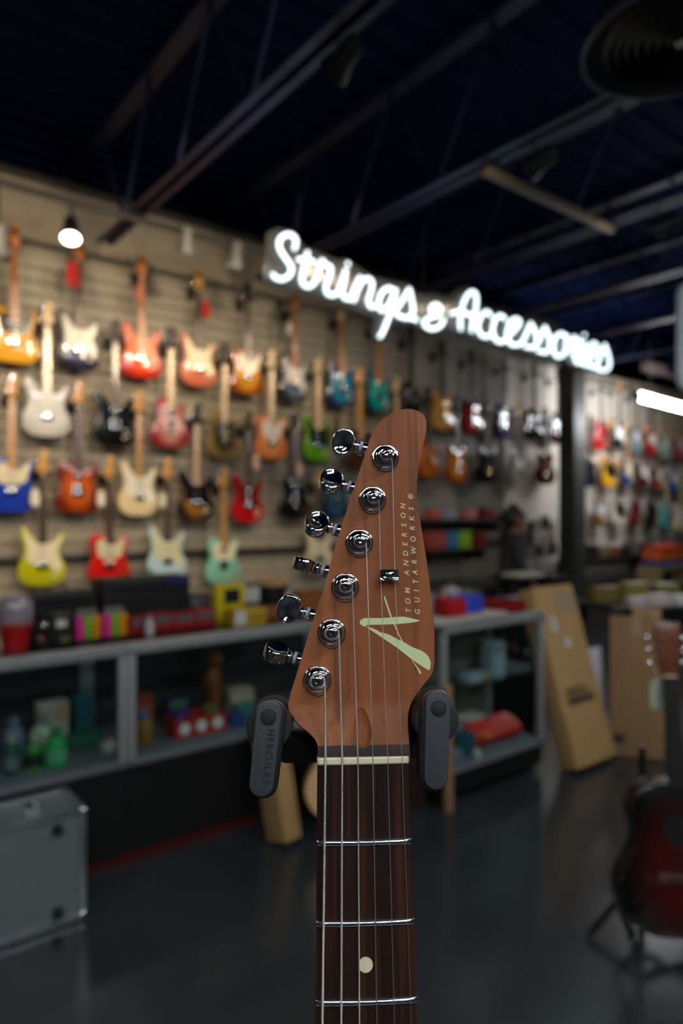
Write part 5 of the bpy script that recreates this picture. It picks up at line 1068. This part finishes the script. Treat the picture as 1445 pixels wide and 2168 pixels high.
for i in range(1, 23):
    zf = -0.6477 * (1 - 2 ** (-i / 12.0)); w = halfw(zf) - 0.0002
    mb = MB(); vs_ = []; fs = []; ns, na = 25, 7
    for q in range(ns):
        u = -1 + 2 * q / (ns - 1); x = u * w
        e = w - abs(x); hgt = 0.00115 * min(1, 0.02 + e / 0.0017)
        for p in range(na):
            a = math.pi * p / (na - 1); vs_.append((x, crown(x) - hgt * math.sin(a) ** 0.8 if math.sin(a) > 0 else crown(x), zf + 0.00135 * math.cos(a)))
        # finer stations at the filed ends
    for q in range(ns - 1):
        for p in range(na - 1): fs.append((q * na + p, q * na + p + 1, (q + 1) * na + p + 1, (q + 1) * na + p))
    fs += [tuple(range(na)), tuple(range(len(vs_) - 1, len(vs_) - 1 - na, -1))]
    mb.add(vs_, fs).build('fret', m_fretw, fb, smooth=50)
for i, xs in ((3, (0,)), (5, (0,)), (7, (0,)), (9, (0,)), (12, (-0.012, 0.012)), (15, (0,)), (17, (0,))):
    z0 = -0.6477 * (1 - 2 ** (-(i - 1) / 12.0)); z1 = -0.6477 * (1 - 2 ** (-i / 12.0))
    for x in xs: MB().cyl((x - 0.0003, 0.001, (z0 + z1) / 2 - 0.001), (x - 0.0003, crown(x) - 0.00012, (z0 + z1) / 2 - 0.001), 0.00325, n=32).build('dot_inlay', m_nut, fb)
# nut with string notches
mb = MB(); vs_ = []; N_ = 48
for q in range(N_ + 1):
    x = -0.0217 + 0.0434 * q / N_
    nx = min(abs(x - a * k_) for a, b in STR_NUT)
    y = -0.0012 + crown(x) + (0.0005 if nx < 0.0005 else 0) + (0.0008 if abs(x) > 0.0213 else 0)
    vs_ += [(x, y + 0.0004, 0.0015), (x, y, 0.0009), (x, y + 0.0001, -0.0012), (x, y + 0.0006, -0.0018), (x, 0.006, -0.0018), (x, 0.006, 0.0015)]
fs = []
for q in range(N_):
    for p in range(6): fs.append((q * 6 + p, q * 6 + (p + 1) % 6, (q + 1) * 6 + (p + 1) % 6, (q + 1) * 6 + p))
fs += [tuple(range(6)), tuple(range(len(vs_) - 1, len(vs_) - 7, -1))]
tag(mb.add(vs_, fs).build('nut', m_nut, hero, smooth=30), 'cream bone nut')
# tuners: bushing and post on the face, shaft and button behind the left edge
bush = MB().lathe([(0.0073, 0.0), (0.0073, 0.0008), (0.0071, 0.0013), (0.0066, 0.0016), (0.0063, 0.0016), (0.0061, 0.0021), (0.0056, 0.0028), (0.0049, 0.0033), (0.0041, 0.0036), (0.0036, 0.0037)], (0, 0, 0), (0, -1, 0), 48).mesh('bushing', 50)
post = MB().lathe([(0.0033, 0.0030), (0.0030, 0.0036), (0.0026, 0.0046), (0.0026, 0.0062), (0.0030, 0.0070), (0.0030, 0.0082), (0.0025, 0.0088), (0.0012, 0.0089), (0.0010, 0.0082), (0, 0.0081)], (0, 0, 0), (0, -1, 0), 32).mesh('post', 50)
tuner_dir = Vector((-0.9563, 0, 0.2924))
def button_mesh():
    vs_ = []; fs = []; na = 40
    rings = [(0.0, 0.0021), (0.35, 0.0022), (0.62, 0.0026), (0.78, 0.0032), (0.88, 0.0034), (0.95, 0.0030), (0.99, 0.0019), (1.0, 0.0)]
    full = [(r, t) for r, t in rings] + [(r, -t) for r, t in rings[::-1][1:]]
    for r, t in full:
        for i in range(na):
            a = 2 * math.pi * i / na; ca, sa = math.cos(a), math.sin(a)
            rx = 0.0068 if ca > 0 else 0.0062; rz = 0.0079
            e = 0.94
            px = rx * math.copysign(abs(ca) ** e, ca) * r; pz = rz * math.copysign(abs(sa) ** e, sa) * r
            vs_.append((px, t, pz))
    for q in range(len(full) - 1):
        for i in range(na): j = (i + 1) % na; fs.append((q * na + i, q * na + j, (q + 1) * na + j, (q + 1) * na + i))
    return MB().add(vs_, fs).mesh('button', 60)
btn = button_mesh()
ANG = [-8, 32, 34, 82, -10, 68]
for (px, pz), (bx, bz), an in zip(POSTS, BUTTONS, ANG):
    px, pz, bx, bz = px * k_, pz * k_, bx * k_, bz * k_
    tn = inst('tuner', bush, M_CHROME, hero, (px, D, pz)); tag(tn, 'chrome tuning machine')
    inst('post', post, M_CHROME, tn)
    b = Vector((bx - px, 0.030 - D, bz - pz)); ax = tuner_dir; inward = -ax
    rotm = Matrix(((ax.x, 0, -ax.z), (0, 1, 0), (ax.z, 0, ax.x))).to_4x4()     # local X of the button points outward
    bo_ = inst('button', btn, M_CHROME, tn); bo_.matrix_local = Matrix.Translation(b) @ rotm @ Matrix.Rotation(math.radians(an), 4, 'X')
    p0 = b + inward * 0.0058
    sh = MB(); sh.lathe([(0.0017, 0), (0.0030, 0.0004), (0.0032, 0.0016), (0.0024, 0.0022), (0.0022, 0.0040)], p0, inward, 20); sh.build('button_neck', M_CHROME, tn)
    MB().cyl(p0 + inward * 0.0034, p0 + inward * 0.0049, 0.0035, n=20).build('washer', mat('lilac_nylon', C(170, 170, 180), 0.4), tn)
    MB().lathe([(0.0033, 0), (0.0035, 0.0004), (0.0034, 0.006), (0.0030, 0.0085)], p0 + inward * 0.0049, inward, 20).build('shaft_sleeve', M_CHROME, tn)
    q = p0 + inward * 0.0145
    MB().box(q + Vector((0.0015, -0.0005, 0)), (0.012, 0.011, 0.013), Matrix(((ax.x, 0, -ax.z), (0, 1, 0), (ax.z, 0, ax.x)))).build('gear_housing', M_CHROME, tn, bevel=0.002)
# strings (high E first)
RADS = [0.000130, 0.000168, 0.000216, 0.00033, 0.00046, 0.00058]
def wound(key, pitch):
    if key in MATS: return MATS[key]
    m = bpy.data.materials.new(key); m.use_nodes = True; nt = m.node_tree; b = nt.nodes['Principled BSDF']
    b.inputs['Metallic'].default_value = 1; b.inputs['Roughness'].default_value = 0.42; b.inputs['Base Color'].default_value = (0.78, 0.75, 0.69, 1)
    tc = nt.nodes.new('ShaderNodeTexCoord'); w = nt.nodes.new('ShaderNodeTexWave'); w.bands_direction = 'Z'; w.inputs['Scale'].default_value = 0.314 / pitch
    bp = nt.nodes.new('ShaderNodeBump'); bp.inputs['Distance'].default_value = 0.0002; bp.inputs['Strength'].default_value = 0.8
    nt.links.new(tc.outputs['Object'], w.inputs['Vector']); nt.links.new(w.outputs['Fac'], bp.inputs['Height']); nt.links.new(bp.outputs['Normal'], b.inputs['Normal'])
    MATS[key] = m; return m
for i in range(6):
    r = RADS[i]; (tx, tz), (nx, nz), (bx, bz) = STR_TOP[i], STR_NUT[i], STR_BOT[i]
    px, pz = POSTS[i]
    tx, tz, nx, nz, bx, bz, px, pz = (v * k_ for v in (tx, tz, nx, nz, bx, bz, px, pz))
    path = []
    for q in range(40):                                     # wraps round the post
        a = 2 * math.pi * (q / 40.0 * 2.2) + math.pi * 1.6
        path.append((px + (0.0028 + r) * math.cos(a), D - 0.0062 + 0.0016 * q / 40.0, pz + (0.0028 + r) * math.sin(a)))
    ynut = -0.0012 + crown(nx) + 0.0004 - r
    path.append((tx, D - 0.0045, tz))
    if i < 2:
        u = (tz - 0.088) / (tz - nz); path.append((tx + (nx - tx) * u, D - 0.0026, 0.088)); zt_ = 0.088
    path.append((nx, ynut, nz))
    sl = (bx - nx) / (bz - nz)
    zb_ = -0.6477; path.append((nx + sl * 0.5 * (zb_ - nz), ynut - 0.0022, zb_ * 0.5)); path.append((nx + sl * (zb_ - nz), ynut - 0.0050, zb_))
    s_ = MB().tube(path, r, 10).build('string', m_str if i < 3 else wound('wound_string_%d' % i, 0.00042 - 0.00004 * (5 - i)), hero, smooth=60)
# string tree
tr_ = MB(); zc = 0.0880; xc = 0.01495
pr_ = [(-0.0049, -0.0040), (-0.0047, -0.0028), (-0.0036, -0.0031), (-0.0022, -0.0042), (0.0022, -0.0042), (0.0036, -0.0031), (0.0047, -0.0028), (0.0049, -0.0040), (0.0046, -0.0047), (0.0030, -0.0049), (-0.0030, -0.0049), (-0.0046, -0.0047)]
n = len(pr_); vs_ = [(xc + a, D + b, zc - 0.0027) for a, b in pr_] + [(xc + a, D + b, zc + 0.0027) for a, b in pr_]
tr_.add(vs_, [tuple(range(n)), tuple(range(2 * n - 1, n - 1, -1))] + [(i, (i + 1) % n, n + (i + 1) % n, n + i) for i in range(n)])
tr_.cyl((xc, D, zc), (xc, D - 0.0042, zc), 0.0016, n=14)
to = tr_.build('string_tree', M_CHROME, hero, bevel=0.0003)
sc_ = MB(); sc_.lathe([(0.0022, 0.0049), (0.0021, 0.0056), (0.0014, 0.0062), (0.0, 0.0064)], (xc, D, zc), (0, -1, 0), 24); so = sc_.build('screw', M_CHROME, to)
# logo and lettering printed on the face
for i, poly in enumerate(LOGO):
    MB().prism([(a * k_, b * k_) for a, b in poly], D - 0.00012 - 0.00003 * i, D + 0.00005).build('logo_stroke', m_print, hs, smooth=0)
def glyph_mesh(name, letters, size, rot, shear, y, ext, M, parent, dep=0.0):
    """letters (char, x, z) laid out one by one on the XZ plane, merged into one mesh"""
    mb = MB()
    for ch_, x, z in letters:
        cu = bpy.data.curves.new('g', 'FONT'); cu.body = ch_; cu.size = size; cu.align_x = 'CENTER'; cu.align_y = 'CENTER'; cu.shear = shear; cu.extrude = ext; cu.resolution_u = 3; cu.offset = 0.014 * size
        ob = bpy.data.objects.new('g', cu); col.objects.link(ob); bpy.context.view_layer.update()
        gme = bpy.data.meshes.new_from_object(ob.evaluated_get(bpy.context.evaluated_depsgraph_get()))
        T = Matrix.Translation((x, y, z)) @ Matrix.Rotation(rot, 4, 'Y') @ Matrix.Rotation(math.radians(90), 4, 'X')
        mb.add([T @ v.co for v in gme.vertices], [tuple(p.vertices) for p in gme.polygons])
        bpy.data.objects.remove(ob); bpy.data.meshes.remove(gme); bpy.data.curves.remove(cu)
    return mb.build(name, M, parent, smooth=0)
glyph_mesh('lettering', [(c, x * k_, z * k_) for c, x, z in LINE_ONE], 0.0037, math.radians(-88), 0.15, D - 0.00008, 0.00003, m_print2, hs)
glyph_mesh('lettering', [(c, x * k_, z * k_) for c, x, z in LINE_TWO], 0.0037, math.radians(-88), 0.15, D - 0.00008, 0.00003, m_print2, hs)
# body below the frame
inst('body', gm('double_cut', 'body'), lac('hero_body', C(120, 40, 30)), hero, (0, 0.049, -0.79)); inst('pickguard', gm('double_cut', 'pickguard'), M_IVORY, hero, (0, 0.049, -0.79)); inst('bridge', gm('double_cut', 'bridge'), M_CHROME, hero, (0, 0.049, -0.79))
for zz in (0.187, 0.237, 0.287): inst('pickup', gm('double_cut', 'pickup_bar'), M_IVORY, hero, (0, 0.0, zz - 0.79))

# ================================================================== GUITAR STAND
yoke_c = HM @ Vector((-0.0045, 0.052, -0.004))
stand = thing('guitar_stand', 'black guitar stand whose two padded arms grip the front guitar', 'guitar stand', (yoke_c.x, yoke_c.y, 0))
TW = Matrix.Translation((-yoke_c.x, -yoke_c.y, 0)) @ HM
m_lever = mat('lever_grey_plastic', C(58, 62, 66), 0.42, vary=0.06, scale=500, bump=0.04)
def capsule(x0, z0, x1, z1, r0, r1, n=14):
    a = math.atan2(z1 - z0, x1 - x0); out = []
    for i in range(n + 1): t = a + math.pi / 2 + math.pi * i / n; out.append((x0 + r0 * math.cos(t), z0 + r0 * math.sin(t)))
    for i in range(n + 1): t = a - math.pi / 2 + math.pi * i / n; out.append((x1 + r1 * math.cos(t), z1 + r1 * math.sin(t)))
    return out
for side, ((ax_, az_), (bx_, bz_), (cx_, cz_), (rx_, rz_)) in enumerate(((ARM_L[0], ARM_L[1], ARM_L[2], ROLL_L), (ARM_R[0], ARM_R[1], ARM_R[2], ROLL_R))):
    ax_, az_, bx_, bz_, cx_, cz_, rx_, rz_ = (v * k_ for v in (ax_, az_, bx_, bz_, cx_, cz_, rx_, rz_))
    sgn = 1 if side == 0 else -1
    ro = MB().cyl((rx_, -0.002, rz_), (rx_, 0.042, rz_), 0.0108, n=40).xf(TW).build('roller_pad', M_RUBBER, stand, bevel=0.0012, seg=3)
    lv = MB().prism(capsule(ax_ + sgn * 0.0009, az_ - 0.0005, bx_ + sgn * 0.0009, bz_ - 0.0003, 0.0073, 0.0066), -0.0045, 0.006).xf(TW).build('arm', M_BLACK, stand, bevel=0.0012, seg=3)
    MB().prism(capsule(ax_, az_, bx_, bz_, 0.0061, 0.0055), -0.0068, -0.0040).xf(TW).build('front_plate', m_lever, lv, bevel=0.0006, seg=3)
    MB().lathe([(0.0038, 0.0066), (0.0038, 0.0070), (0.0033, 0.0070), (0.0033, 0.00695)], (cx_, 0, cz_), (0, -1, 0), 32).xf(TW).build('pin_ring', M_BLACK, lv)
    MB().lathe([(0.0033, 0.0066), (0.0033, 0.00705), (0.0030, 0.0072), (0.0, 0.0072)], (cx_, 0, cz_), (0, -1, 0), 32).xf(TW).build('pin_cap', M_RUBBER, lv)
    if side == 0:
        tx0, tz0, tx1, tz1 = ax_ + 0.0010, az_ - 0.0085, bx_ + 0.0022, bz_ + 0.001
        L8 = [(c, tx0 + (tx1 - tx0) * i / 7.0, tz0 + (tz1 - tz0) * i / 7.0) for i, c in enumerate('HERCULES')]
        lt = glyph_mesh('lettering', L8, 0.0043, math.radians(90 + 5.8), 0.0, -0.00690, 0.00016, mat('relief_shade_black', C(30, 32, 34), 0.5), lv)  # letters coloured darker than the plate to paint in their relief shading
        lt.data.transform(TW)
    MB().tube([(rx_, 0.038, rz_), (rx_, 0.05, rz_ - 0.003), (rx_ * 0.8, 0.055, rz_ - 0.014), (rx_ * 0.4, 0.056, -0.004), (-0.0045, 0.056, -0.004)], 0.0075, 12).xf(TW).build('yoke', M_BLACK, stand, smooth=60)
MB().span(-0.042, 0.033, 0.040, 0.060, -0.0085, 0.0085).xf(TW).build('yoke_block', M_BLACK, stand, bevel=0.004, seg=3)
zy = yoke_c.z
MB().cyl((0, 0, 0.55), (0, 0, zy + 0.004), 0.011, n=20).build('upper_tube', M_BLACK, stand); MB().cyl((0, 0, 0.06), (0, 0, 0.60), 0.015, n=20).build('lower_tube', M_BLACK, stand)
for a in (60, 180, 300):
    c, s = math.cos(math.radians(a)), math.sin(math.radians(a))
    MB().tube([(0, 0, 0.30), (0.15 * c, 0.15 * s, 0.14), (0.34 * c, 0.34 * s, 0.012)], 0.011, 10).build('leg', M_BLACK, stand)
